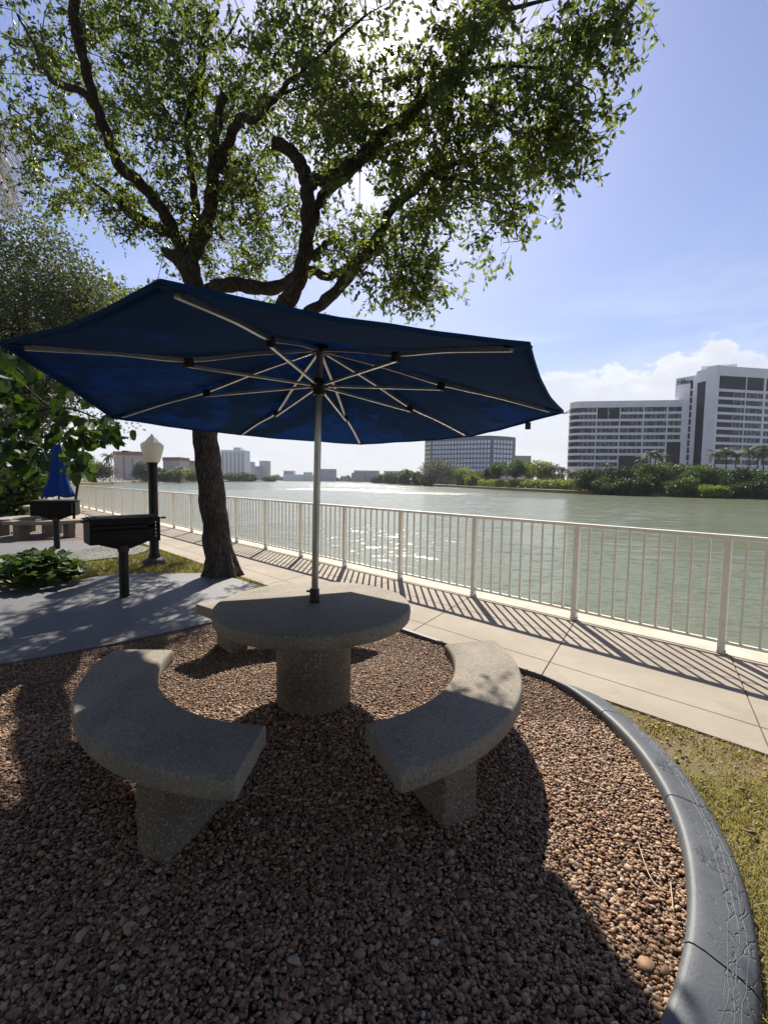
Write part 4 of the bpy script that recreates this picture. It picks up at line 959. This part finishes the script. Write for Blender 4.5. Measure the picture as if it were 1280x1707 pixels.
# near left greenery -------------------------------------------------------
pl = thing('leafy_plant', 'low plant with large heart shaped leaves beside the near pad', 'plant', (-4.95, 6.25, 0))
n = 420; a = RNG.uniform(0, 2 * PI, n); r = np.sqrt(RNG.random(n)); h = .50 * np.sqrt(np.clip(1 - r ** 2 * .8, 0, 1)) * RNG.uniform(.55, 1.0, n)
P = np.stack([np.cos(a) * r * .62, np.sin(a) * r * .55, h], 1)
A = np.stack([np.cos(a), np.sin(a), -.25 + RNG.normal(0, .3, n)], 1) + RNG.normal(0, .45, (n, 3)); B = np.cross(A, np.array([0, 0, 1])) + RNG.normal(0, .25, (n, 3))
V, F, T = leaves(P, A, B, RNG.uniform(.11, .19, n), RNG.uniform(.09, .14, n), RNG.uniform(0, 1, n), 'broad'); fast_mesh('foliage', V, F, M['grape'], pl, T)
mb = MB()
for k in range(0, n, 3): mb.tube([(P[k, 0] * .3, P[k, 1] * .3, -.02), (P[k, 0] * .7, P[k, 1] * .7, P[k, 2] * .7), tuple(P[k])], .004, 4, cap=False)
mb.build('stems', M['grape'], pl, None)

sg = thing('sea_grape_tree', 'broad leaved branch hanging in from the left under the umbrella', 'tree', (-6.3, 6.3, 0)); SO = Vector((-6.3, 6.3, 0))
mb = MB()
limbs = [[(0, 0, -.1, .11), (.05, 0, .9, .10), (.2, -.1, 1.7, .085), (.5, -.2, 2.3, .06)],
         [(.2, -.1, 1.7, .05)] + [(*(at(u, v, Y) - SO), r) for u, v, Y, r in ((20, 720, 6.0, .028), (50, 690, 5.8, .022), (110, 680, 5.6, .014), (170, 700, 5.5, .008), (205, 712, 5.4, .004))],
         [(.3, -.1, 2.0, .045)] + [(*(at(u, v, Y) - SO), r) for u, v, Y, r in ((10, 640, 6.0, .025), (60, 660, 5.9, .015), (120, 720, 5.7, .009), (125, 780, 5.6, .004))],
         [(.4, -.15, 2.2, .04)] + [(*(at(u, v, Y) - SO), r) for u, v, Y, r in ((0, 600, 6.1, .022), (40, 625, 6.0, .012), (90, 660, 5.9, .006))]]
for row in limbs:
    q = smooth_path(row, 5); mb.tube(q[:, :3], q[:, 3], 8, jit=.05)
mb.build('trunk', M['bark'], sg, True)
GP = []
for u0, v0, ru, rv, k in ((20, 640, 45, 45, 26), (30, 720, 55, 45, 34), (100, 655, 45, 25, 10), (75, 705, 50, 25, 9), (150, 715, 45, 32, 36), (185, 705, 25, 30, 14), (120, 770, 28, 28, 24), (30, 770, 30, 20, 10), (125, 735, 25, 18, 9), (20, 775, 40, 30, 16), (-60, 680, 60, 90, 40), (10, 600, 30, 25, 10)):
    for _ in range(int(k * 1.7)):
        gu, gv = random.gauss(u0, ru * .55), random.gauss(v0, rv * .55)
        if 52 < gu < 116 and gv > 752: continue
        GP.append(np.array(at(gu, gv, random.uniform(5.3, 6.3)) - SO))
P = np.array(GP); n = len(P); A = rand_unit(n) * .8 + np.array([.1, -.2, -.75]); B = rand_unit(n) + np.array([.6, -.2, 0])
V, F, T = leaves(P, A, B, RNG.uniform(.15, .235, n), RNG.uniform(.11, .155, n), np.clip(RNG.beta(1.2, 2.2, n), 0, 1), 'broad'); fast_mesh('crown', V, F, M['grape'], sg, T)

tree('grey_green_tree', 'fine grey green tree rising behind the umbrella at left', 'tree', (-17.2, 22, 0), 13.6, 5.4, M['silver'], 64000, .19, .085, .28, .10, nblob=60)
tree('leafy_shrub', 'round dark shrub with glossy leaves at left edge behind the far table', 'shrub', (-13.3, 15.6, 0), 2.35, 1.55, M['grape'], 4200, .17, .12, .06, .02, nblob=24, kind='broad')
tree('leafy_shrub', 'second dark shrub further left of the furled umbrella', 'shrub', (-15.6, 19.5, 0), 3.6, 1.9, M['bankdark'], 2600, .2, .14, .06, .02, nblob=20, kind='broad')
pp = at(-62, 232, 9.0); palm('shaggy palm at the left edge with hanging fronds', (pp.x, pp.y, 0), pp.z, 1.9, 40, mat='dry', drop=1.6, seg=9, lw=.02)

# ------------------------------------------------------------------ far shores
def poly_land(name, pts, z1):
    mb = MB(); mb.prism(pts, WZ - .5, z1); return struct(mb.build(name, M['soil']))
def sh(u, v): p = on(u, v, WZ); return (p.x, p.y)
poly_land('right_bank', [sh(1500, 836), sh(1280, 831.5), sh(1100, 827), sh(930, 821.5), sh(800, 814.5), sh(720, 810), sh(660, 807), (0, 620), (60, 1500), (1600, 1500), (1600, 150)], -.6)
poly_land('left_bank', [(-520, 150), sh(120, 809), sh(187, 807), sh(232, 803.5), sh(330, 803), (-150, 620), (-210, 900), (-900, 1400), (-1400, 500)], -.7)
poly_land('far_bank', [(-210, 900), (-60, 930), (0, 900), (20, 640), (90, 1600), (-900, 1600)], -.7)

def build_path(p0, p1, n=2): return [(p0[0] + (p1[0] - p0[0]) * k / (n - 1), p0[1] + (p1[1] - p0[1]) * k / (n - 1)) for k in range(n)]

# hotel --------------------------------------------------------------------
ho = thing('hotel_building', 'white curved hotel with stacked window bands across the lake', 'hotel', (at(1150, 790, 195).x, 195, 0)); HO = Vector((ho.location.x, 195, 0))
def hx(u, Y): p = at(u, 800, Y); return (p.x - HO.x, p.y - HO.y)
def bk(p, k):
    d = Vector((p[0] + HO.x, p[1] + HO.y)); d = d + d.normalized() * k; return (d.x - HO.x, d.y - HO.y)
def lin(a, b, f): return (a[0] + (b[0] - a[0]) * f, a[1] + (b[1] - a[1]) * f)
LA, LB = hx(943, 204), hx(1138, 196)
def fl(u):  # point on the left wing's front at photo column u
    d = (u - 640) / FPX; A_ = (LA[0] + HO.x, LA[1] + HO.y); B_ = (LB[0] + HO.x, LB[1] + HO.y)
    f = (A_[0] - d * A_[1]) / (d * (B_[1] - A_[1]) - (B_[0] - A_[0])); return lin(LA, LB, f)
RA, RB = hx(1177, 181), hx(1420, 194)
def fr(u):
    d = (u - 640) / FPX; A_ = (RA[0] + HO.x, RA[1] + HO.y); B_ = (RB[0] + HO.x, RB[1] + HO.y)
    f = (A_[0] - d * A_[1]) / (d * (B_[1] - A_[1]) - (B_[0] - A_[0])); return lin(RA, RB, f)
def rounded(side, front_from, front_to, r=6.0, n=10):
    """path: down the side, round the corner, along the front"""
    a = Vector(side); c = Vector(front_from); b = Vector(front_to); d0 = (c - a).normalized(); d1 = (b - c).normalized()
    p0 = c - d0 * r; p1 = c + d1 * r; out = [tuple(a)]
    for k in range(n + 1):
        f = k / n; q = p0.lerp(c, f).lerp(c.lerp(p1, f), f); out.append(tuple(q))
    return out, tuple(b)
sideL = hx(943.6, 222)
cornL, _ = rounded(sideL, LA, LB, 7)
pathL = cornL + [LB]
wall = MB()
core = [(p[0] * 1.0, p[1]) for p in pathL] + [bk(LB, 20)]
wall.strip(pathL, 0, 37.6, -.75, .6)                        # inner wall
TOPL = 38.0; rows = [34.1 - 3.0 * k for k in range(10)]
wall.strip(pathL, 35.15, TOPL, 0, .74)
for k in range(9): wall.strip(pathL, rows[k + 1] + 1.0, rows[k] - .95, 0, .74)
wall.strip(pathL, 0, rows[9] - .95, 0, .74)
bays = [(987.5, 995), (1025, 1026.2), (1063.5, 1065.2), (1102.6, 1104.3), (1131.7, 1138)]
for a, b_ in bays[0:1]: wall.strip([fl(986.6), fl(988.0)], 6, 35.3, .06, .7)
for a, b_ in bays[1:4]: wall.strip([fl(a - .1), fl(b_ + .2)], 6, 35.3, .06, .7)
wall.strip([fl(1131.7), fl(1138)], 0, 37, .06, .7)
roofp = MB(); roofp.prism([bk(p, .5) for p in core], 37.2, 37.5); roofp.prism([bk(p, 1.5) for p in core], 0, 36.9)
# tower block and right wing
RAc = RA; RBc = RB
cornR, _ = rounded((RA[0] - .2, RA[1] + 16), RA, RB, 1.0, 6)
def rr_(u0, u1): return [fr(u0), fr(u1)]
TOPR = 48.8; rrows = [37.7 - 2.97 * k for k in range(11)]
pathR = [fr(1180), fr(1250), fr(1400)]
wall.strip(pathR, 0, 47.5, -.75, .6)
wall.strip(pathR, 45.0, TOPR, 0, .74)
wall.strip(pathR, 38.8, 39.9, 0, .74)
for k in range(10): wall.strip(pathR, rrows[k + 1] + 1.0, rrows[k] - .95, 0, .74)
wall.strip(pathR, 0, rrows[10] - .95, 0, .74)
rb_ = [(1180, 1229.3), (1230.6, 1258.5), (1262.2, 1292), (1295, 1325), (1328, 1360)]
for a, b_ in ((1229.3, 1230.6), (1258.5, 1262.2), (1292, 1295), (1325, 1328)): wall.strip([fr(a), fr(b_)], 6, 45.2, .06, .7)
TA, TB = hx(1116.5, 199), hx(1147, 193)
TC, TD = hx(1147, 190.5), hx(1181, 181)
def ft(u, A=TC, B=TD):
    d = (u - 640) / FPX; A_ = (A[0] + HO.x, A[1] + HO.y); B_ = (B[0] + HO.x, B[1] + HO.y)
    f = (A_[0] - d * A_[1]) / (d * (B_[1] - A_[1]) - (B_[0] - A_[0])); return lin(A, B, f)
sgn = lambda u: ft(u, TA, TB)
wall.strip([sgn(1116.5), sgn(1138.2)], 0, 47.6, 0, .9); wall.strip([sgn(1142.6), sgn(1147.5)], 0, 47.6, 0, .9)
wall.strip([sgn(1138.2), sgn(1142.6)], 45.3, 47.6, 0, .9)
for k in range(12): wall.strip([sgn(1138.2), sgn(1142.6)], 8.6 + 3.0 * k, 9.1 + 3.0 * k, -.05, .8)
wall.strip([ft(1147), ft(1149.2)], 0, 48.2, 0, 1.2); wall.strip([ft(1163.2), ft(1181)], 0, TOPR, 0, 1.2); wall.strip([ft(1149.2), ft(1163.2)], 43.6, 48.4, 0, 1.2)
roofp.prism([TA, TB, bk(TB, 16), bk(TA, 16)], 46.6, 47.0)
roofp.prism([bk(sgn(1117.2), 1.2), bk(sgn(1147), 1.2), bk(TB, 17), bk(TA, 17)], 0, 46.5)
roofp.prism([bk(ft(1147.3), 2), bk(ft(1180), 2), bk(ft(1180), 24), bk(ft(1147.3), 20)], 0, 47.6)
roofp.prism([bk(p, 1.6) for p in pathR] + [bk(pathR[-1], 20), bk(pathR[0], 20)], 0, 47.4)
wall.strip([bk(TA, 16), TA], 0, 47.6, 0, .9)
hw = wall.build('wall', M['white'], ho); roofp.build('roof_core', M['white'], ho)
mb = MB(); p0, p1 = ft(1154), fr(1212)
mb.prism([bk(p0, 5), bk(p1, 5), bk(p1, 13), bk(p0, 13)], 47, 51.0); mb.build('rooftop_plant_room', M['white'], ho)
nwin = 0
def pane(path, z0, z1, mat, off=-.22, name='window'):
    global nwin
    mb = MB(); mb.strip(path, z0, z1, off, .2); nwin += 1; return mb.build(name, mat, ho)
for k in range(9):
    z0, z1 = rows[k] - .93, rows[k] + .98
    cpath = cornL[1:] + [fl(986.5)]
    half = 8
    pane(cpath[:half + 1], z0, z1, M['glassd']); pane(cpath[half:], z0, z1, M['glassc'])
    for i, (a, b_) in enumerate(((988.2, 1024.8), (1026.5, 1063.3), (1065.5, 1102.4), (1104.6, 1131.6))):
        if i == 0 and k < 2:
            continue
        if (i == 3 and k >= 5) or (i == 1 and k >= 7) or (i == 2 and k >= 7): continue
        pane([fl(a), fl(b_)], z0, z1, M['glassc'])
pane([fl(988.4), fl(1005.3)], rows[1] - .93, rows[0] + .98, M['glassd'], .04, 'lounge_window'); pane([fl(1007.4), fl(1024.6)], rows[1] - .93, rows[0] + .98, M['glassd'], .04, 'lounge_window')
pane([fl(1104.6), fl(1131.4)], 7.2, rows[5] + .98, M['glassd'], .03, 'atrium_glazing')
pane([fl(1026.5), fl(1063.2)], 8, rows[7] + .98, M['glassd'], .03, 'atrium_glazing')
for i, (a, b_) in enumerate(rb_):
    if i == 0:
        pane([fr(1180.4), fr(1208), fr(1229.2)], 39.95, 44.95, M['glassd'])
    elif i < 3:
        m_ = (a + b_) / 2; pane([fr(a + .2), fr(m_ - .7)], 39.95, 44.95, M['glassd']); pane([fr(m_ + .7), fr(b_ - .1)], 39.95, 44.95, M['glassd'])
    for k in range(10):
        z0, z1 = rrows[k] - .93, rrows[k] + .98
        if i == 0: pane([fr(1180.4), fr(1210)], z0, z1, M['glassd']); pane([fr(1210), fr(1229.2)], z0, z1, M['glassc'])
        elif i < 3: pane([fr(a + .2), fr(b_ - .1)], z0, z1, M['glassc'])
pane([ft(1149.4), ft(1163.0)], 2, 43.5, M['glassd'], -.3, 'stair_glazing'); pane([sgn(1138.3), sgn(1142.5)], 3, 45.2, M['glassd'], -.3, 'stair_glazing')
cu = bpy.data.curves.new('sign', 'FONT'); cu.body = 'Hilton'; cu.size = 3.3; cu.extrude = .12; cu.offset = .06
to = bpy.data.objects.new('sign_tmp', cu); COL.objects.link(to); bpy.context.view_layer.update()
me = bpy.data.meshes.new_from_object(to.evaluated_get(bpy.context.evaluated_depsgraph_get())); bpy.data.objects.remove(to)
co = np.array([v.co[:] for v in me.vertices]); wdt = co[:, 0].max() - co[:, 0].min()
p0, p1 = sgn(1117.6), sgn(1137.2 + 5); dirv = (Vector(p1) - Vector(p0)); Lw = dirv.length; dirv.normalize(); nrm = Vector((dirv.y, -dirv.x))
sx_ = Lw / wdt
for v in me.vertices:
    x_ = (v.co.x - co[:, 0].min()) * sx_; q = Vector(p0) + dirv * x_ + nrm * (.16 + v.co.z); z_ = 43.75 + v.co.y * sx_ * 1.15
    if z_ < 0: pass
    v.co = (q.x, q.y, z_ + .9)
me.update(); me.materials.append(plain('sign_blue', (.05, .06, .09), .5)); so_ = bpy.data.objects.new('lettering', me); COL.objects.link(so_); so_.parent = ho

# office block -------------------------------------------------------------
of = thing('office_building', 'grey office block with a grid of bluish windows across the lake', 'office', (at(790, 795, 370).x, 370, 0)); OF = Vector((of.location.x, 370, 0))
def ox(u, Y): p = at(u, 800, Y); return (p.x - OF.x, p.y - OF.y)
o0, o1, o2, o3, o4 = ox(707, 392), ox(717, 381), ox(818, 355), ox(853, 362), ox(857, 366)
mb = MB(); mb.prism([o0, o1, o2, o3, o4, (o4[0] + 4, o4[1] + 40), (o0[0] + 4, o0[1] + 30)], -.6, 37.6); mb.prism([lin(o1, o2, .55), (o2[0] - 2, o2[1] + 3), (o3[0] - 2, o3[1] + 3), (o3[0] - 3, o3[1] + 18), lin(o1, o2, .55 - .02)], 37.6, 38.2)
mb.build('wall', M['officewall'], of)
wins = []
for k in range(8):
    z = 33.4 - 3.72 * k
    for i in range(18): wins.append((lin(o1, o2, (i + .66) / 18.9), lin(o1, o2, (i + 1.34) / 18.9), z))
    for i in range(6): wins.append((lin(o2, o3, (i + .6) / 6.5), lin(o2, o3, (i + 1.28) / 6.5), z))
rest = MB()
for k, (a, b_, z) in enumerate(wins):
    if k < 96: mb = MB(); mb.strip([a, b_], z - 1.25, z + 1.25, .08, .16); mb.build('window', M['mirror'], of)
    else: rest.strip([a, b_], z - 1.25, z + 1.25, .08, .16)
stuff(rest.build('lower_windows', M['mirror'], of))
mb = MB()
for k in range(8): mb.strip([lin(o0, o1, .05), lin(o0, o1, .97)], 33.4 - 3.72 * k - .9, 33.4 - 3.72 * k + 1.2, .08, .16)
mb.build('strip_window', M['beige'], of)

def block(name, label, u0, u1, vtop, Y, mat, depth=18, rows_=0, cols=0, wmat='windark', roof=None, cat='building', turn=0.0, zb=-.8, wf=.45, hf=.5, group=None):
    a = at(u0, vtop, Y); b_ = at(u1, vtop, Y * (1 + turn)); t_ = thing(name, label, cat, (a.x, a.y, zb), group=group); H = a.z - zb
    p0 = (0, 0); p1 = (b_.x - a.x, b_.y - a.y)
    mb = MB(); mb.prism([p0, p1, (p1[0] + 0, p1[1] + depth), (0, depth)], 0, H); mb.build('wall', M[mat], t_)
    if roof: mb = MB(); mb.prism([(-.3, -.3), (p1[0] + .3, p1[1] - .3), (p1[0] + .3, p1[1] + depth + .3), (-.3, depth + .3)], H - H * .12, H + .3); mb.build('roof', M[roof], t_)
    for r in range(rows_):
        z = H * (.93 - .9 * (r + .5) / rows_) if not roof else H * (.84 - .8 * (r + .5) / rows_)
        for c in range(cols):
            f0 = (c + .5 - wf / 2) / cols; f1 = (c + .5 + wf / 2) / cols; hh_ = H * .9 / rows_ * hf / 2
            mb = MB(); mb.strip([lin(p0, p1, f0), lin(p0, p1, f1)], z - hh_, z + hh_, .08, .16); mb.build('window', M[wmat], t_)
    return t_
block('low_building', 'brown flat roofed building just right of the grey office block', 857, 885, 759.5, 420, 'brown', 20, 3, 5)
block('low_building', 'beige single storey building behind the clipped hedge', 836, 890, 795, 235, 'beige', 12, 1, 6, wf=.6)
block('low_building', 'small dark brown building among palms beside the hotel', 908, 941, 790, 190, 'brown', 10)
aw = block('apartment_block', 'pink apartment wall with red roof left of the lamp globe', 190, 236, 753, 305, 'pink', 20, 0, 0, roof='roofred')
mb = MB(); mb.strip([(at(221, 760, 305).x - aw.location.x - .35, 0), (at(221, 760, 305).x - aw.location.x + .35, 0)], 3, 15, .06, .1); mb.build('window_strip', M['windark'], aw)
mb = MB(); mb.strip([(at(207, 760, 305).x - aw.location.x - .5, 0), (at(207, 760, 305).x - aw.location.x + .3, 0)], 1, 16, .06, .1); mb.build('downpipe_recess', M['roofred'], aw)
block('apartment_block', 'pink apartment block with red roof between lamp and tree trunk', 272, 299, 763, 320, 'pink', 16, 0, 0, roof='roofred', turn=-.02)
block('apartment_block', 'stepped brown apartment block with balconies left of the trunk', 290, 316, 766, 330, 'brown', 16, 4, 4, roof='roofred', turn=.06)
block('apartment_block', 'grey beige apartment block partly behind the trunk', 312, 336, 768, 380, 'beige', 16, 4, 4)
wt = block('tower_block', 'tall white apartment tower right of the trunk', 368, 408, 750, 560, 'tower', 22, 14, 6, 'windark', wf=.5, hf=.5)
mb = MB(); q0 = at(388, 747, 560).x - wt.location.x; q1 = at(400, 747, 560).x - wt.location.x; h_ = at(388, 745.5, 560).z + .8; mb.prism([(q0, 3), (q1, 3), (q1, 15), (q0, 15)], h_ - 4, h_); mb.build('roof_room', M['tower'], wt)
block('tower_block', 'small grey block beside the tall white tower', 408.5, 419, 769.5, 620, 'greybl', 18, 7, 2)
block('tower_block', 'slim rose tower standing alone', 432.5, 447, 768, 700, 'pinktower', 16, 0, 0)
block('low_building', 'low grey annex in front of the rose tower', 424, 433, 777, 690, 'greybl', 14, 4, 2)
fo = block('low_building', 'long pale low building left of the umbrella pole', 472, 521, 790.5, 850, 'tower', 30, 0, 0)
block('low_building', 'squarish grey block rising behind the long pale low building', 473, 489, 784.5, 880, 'greybl', 18, 3, 4)
block('low_building', 'pale square block at right end of the long low building', 506, 519, 787, 845, 'tower', 16, 3, 3)
block('low_building', 'grey block just right of the umbrella pole', 534, 559, 781.5, 880, 'greybl', 24, 4, 6)
block('low_building', 'wide grey buildings below the right part of the umbrella', 590, 632, 784, 800, 'greybl', 30, 4, 9)
block('low_building', 'tan stepped block left of the wide grey buildings', 586, 606, 788, 780, 'brown', 24)
block('low_building', 'dim grey roof showing above the trees left of the office', 640, 690, 785, 600, 'greybl', 30)

# right bank trees ---------------------------------------------------------
def rt(name, label, u, vtop, wpx, Y, mat, n=1500, L=.75, Wd=.5, lo=.02, group='trees on the right bank', nblob=18, tr=.22):
    b_ = at(u, 830, Y); top = at(u, vtop, Y).z
    if lo == 0.0: return tree(name, label, 'tree', (b_.x, b_.y, WZ - .2), top, wpx / FPX * Y / 2, M[mat], n, L, Wd, tr, -.04, group, nblob)
    return tree(name, label, 'tree', (b_.x, b_.y, -.7), top, wpx / FPX * Y / 2, M[mat], n, L, Wd, tr, lo, group, nblob)
mang = [(985, 789, 62, 133, 'bankdark', 'dark mangrove at the hotel\'s left foot'), (1030, 783, 72, 131, 'bankdark', 'dark mangrove below the hotel\'s left wing'), (1012, 797, 50, 126, 'bank', 'low green mangrove in front below the left wing'), (1082, 786, 70, 124, 'bank', 'bright green mangrove below the hotel\'s corner'),
        (1125, 772, 78, 125, 'bank', 'tallest mangrove clump below the hotel stairs'), (1172, 779, 74, 120, 'bank', 'rounded mangrove left of the palm row'), (1225, 781, 84, 114, 'bankdark', 'dark mangrove below the palm row'), (1275, 789, 70, 110, 'bank', 'mangrove at the right edge of the picture'),
        (1190, 812, 52, 107.5, 'lime', 'small pale green bush at the waterline'), (1330, 785, 100, 106, 'bank', 'mangrove beyond the right edge'), (1055, 798, 60, 119, 'bankdark', 'low dark mangrove at the waterline'), (1140, 800, 70, 114, 'bank', 'broad low mangrove at the waterline'), (1245, 806, 70, 106.5, 'bankdark', 'low dark mangrove near the right edge')]
for u, v, wd, Y, mt, lab in mang: rt('mangrove', lab, u, v - 9 + 6 * math.sin(u * 1.7) if v < 795 else v - 3, wd * 1.15, Y, mt, 9000, .50, .32, .0, 'mangroves on the right bank', 24)
rt('casuarina_tree', 'feathery grey casuarina at the waterline before the office', 735, 764, 82, 275, 'bankgrey', 9000, 1.0, .32, 0.0, nblob=70)
for u, v, wd, Y, mt, lab in ((775, 778, 42, 262, 'lime', 'light green bush right of the casuarina'), (787, 792, 28, 235, 'lime', 'small light bush at the waterline'), (805, 783, 44, 268, 'bank', 'green tree in front of the office corner'), (697, 785, 30, 300, 'bankdark', 'dark tree left of the casuarina'), (675, 784, 36, 340, 'bank', 'green tree on the bank left of the casuarina'),
                             (655, 787, 36, 400, 'bank', 'smaller green tree farther along the bank'), (636, 791, 26, 480, 'bankdark', 'dark small tree at the bank\'s far point'), (628, 794, 22, 520, 'bank', 'tiny tree at the end of the right bank'), (712, 790, 26, 280, 'bank', 'low bush at the casuarina\'s left foot')):
    rt('bank_tree', lab, u, v, wd, Y, mt, 4000, Y * .0032, Y * .0022, 0.0, nblob=34)
for u, v, wd, Y, mt, lab in ((831, 768, 36, 205, 'bank', 'round crowned tree left of the beige building'), (857, 767, 46, 190, 'bank', 'spreading tree with a dark trunk before the beige building'), (899, 766, 62, 185, 'lime', 'wide pale green tree right of the beige building'), (880, 772, 30, 215, 'bank', 'narrow tree behind the beige building'), (818, 780, 30, 225, 'bankdark', 'dark little tree beside the office corner')):
    rt('bank_tree', lab, u, v, wd, Y, mt, 3500, .75, .42, .34, nblob=30, tr=.32)
hd = MB(); hp = []
P_ = []
for u in np.arange(800, 968, .5):
    f = (u - 800) / 168; Y = 1 / ((1 - f) / 222 + f / 141); b_ = at(u, 818, Y)
    for _ in range(26): P_.append((b_.x + random.gauss(0, .8), b_.y + random.gauss(1.2, .9), -.7 + random.random() ** .7 * (2.9 + .5 * math.sin(u * .4))))
P_ = np.array(P_); n = len(P_); V, F, T = leaves(P_ - np.array([40, 170, 0]), rand_unit(n), rand_unit(n), RNG.uniform(.5, .9, n), RNG.uniform(.35, .6, n), RNG.uniform(.2, 1, n))
hdo = fast_mesh('clipped_hedge', V, F, M['lime'], None, T); hdo.location = (40, 170, 0); tag(hdo, 'long low clipped hedge along the right bank waterline', 'hedge')
for u, v, Y, lab in ((1083, 752, 160, 'tall palm before the hotel atrium'), (1098, 757, 158, 'shorter palm before the hotel atrium'), (1070, 762, 162, 'leftmost palm before the hotel atrium'), (1190, 752, 150, 'first palm of the row by the right wing'), (1212, 748, 150, 'second palm of the row by the right wing'), (1226, 754, 147, 'third palm of the row by the right wing'), (1247, 746, 148, 'fourth palm of the row by the right wing'), (1262, 752, 150, 'fifth palm of the row by the right wing'), (1275, 745, 147, 'last palm of the row at the picture edge'),
                     (952, 783, 165, 'short palm by the hotel\'s left end'), (966, 782, 162, 'short palm under the hotel\'s left wing'), (925, 774, 180, 'palm beside the small dark building'), (936, 779, 178, 'palm touching the hotel\'s left edge'), (845, 774, 215, 'palm behind the round crowned tree')):
    b_ = at(u, v + 5, Y); palm(lab, (b_.x, b_.y, -.7), b_.z + .7, 3.9, 20, 'palms on the right bank', seg=6, lw=.06, trunk_r=.2)

# left bank ----------------------------------------------------------------
for u, v, wd, Y, mt, lab in ((150, 757, 44, 200, 'lime', 'pale green tree at the left bank\'s near end'), (172, 768, 44, 195, 'bankgrey', 'greyish tree before the pink apartment wall'), (128, 765, 50, 215, 'bankdark', 'dark tree behind the furled umbrella'), (238, 770, 36, 262, 'bankdark', 'dark rounded tree left of the lamp pole'), (262, 776, 38, 268, 'bankdark', 'dark tree right of the lamp pole'), (276, 786, 30, 262, 'bank', 'green bush right of the lamp pole'), (295, 782, 34, 270, 'lime', 'pale palm like tree under the stepped block'), (318, 783, 34, 290, 'lime', 'light tree just left of the trunk'),
                             (385, 789, 34, 430, 'bank', 'round green tree at the tower\'s foot'), (402, 787, 30, 440, 'bank', 'green tree right of the tower\'s foot'), (416, 791, 26, 470, 'bankdark', 'dark tree below the small grey block'), (450, 795, 26, 520, 'bank', 'low green tree right of the rose tower'), (105, 770, 50, 230, 'bankdark', 'dark tree far left behind the leaves')):
    b_ = at(u, 803, Y); tree('bank_tree', lab, 'tree', (b_.x, b_.y, -.7), at(u, v, Y).z, wd / FPX * Y / 2, M[mt], 3500, Y * .0034, Y * .0024, .25, -.02, 'trees on the left bank', 34)
for u, v, Y, lab in ((183, 757, 190, 'palm before the pink apartment wall'), (300, 778, 262, 'palm near the trunk on the left bank')):
    b_ = at(u, v + 4, Y); palm(lab, (b_.x, b_.y, -.7), b_.z + .7, 4.2, 18, 'palms on the left bank', seg=6, lw=.07, trunk_r=.2)
# the far wood that reads as one mass
P_ = []
for u in np.arange(330, 662, .25):
    Y = 920 - 200 * max(0, (u - 560) / 100) + 25 * math.sin(u * .3); h_ = 7 + 3 * math.sin(u * .21) + 2 * math.sin(u * .63 + 1)
    if u < 430: Y = 560 + (u - 330) * 3.4; h_ = 5
    b_ = at(u, 802, Y)
    for _ in range(7): P_.append((b_.x + random.uniform(-1, 1), Y + random.uniform(0, 30), -.7 + h_ * random.random() ** .8))
P_ = np.array(P_); n = len(P_); V, F, T = leaves(P_, rand_unit(n), rand_unit(n), RNG.uniform(2.2, 4, n), RNG.uniform(1.5, 2.6, n), RNG.uniform(0, .8, n))
stuff(fast_mesh('far_wood', V, F, M['bankdark'], None, T), 'dim line of trees along the far end of the lake', 'trees')
# low dock with pilings and two moored boats on the left bank
p = at(168, 803.5, 186); dk = thing('boat_dock', 'low weathered dock with white pilings on the left bank', 'dock', (p.x, p.y, WZ))
mb = MB(); mb.box((-2, 0, .75), (26, 3, .25)); mb.build('deck', M['dock'], dk)
for k in range(9): mb = MB(); mb.tube([(-13 + k * 2.9, -1.6, -.3), (-13 + k * 2.9, -1.6, 1.9 + .3 * (k % 2))], .17, 8); mb.build('piling', M['boat'], dk)
mb = MB(); mb.box((2, 1.2, 2.15), (13, .25, .2))
for k in range(7): mb.box((-4 + 2 * k, 1.2, 1.45), (.22, .2, 1.3))
mb.build('handrail', M['boat'], dk)

# ------------------------------------------------------------------ the air
mb = MB(); mb.prism([(-1600, -60), (1700, -60), (1700, 1650), (-1600, 1650)], WZ - 3.5, 75)
hz = mb.build('haze', None); m = bpy.data.materials.new('haze'); m.use_nodes = True; t = NT(m.node_tree); t.n.remove(t.n['Principled BSDF'])
vol = t.node('ShaderNodeVolumePrincipled'); vol.inputs['Color'].default_value = (.90, .93, 1, 1); vol.inputs['Density'].default_value = .00014; vol.inputs['Anisotropy'].default_value = 0
t.l.new(vol.outputs[0], t.n['Material Output'].inputs['Volume']); hz.data.materials.append(m); stuff(hz)
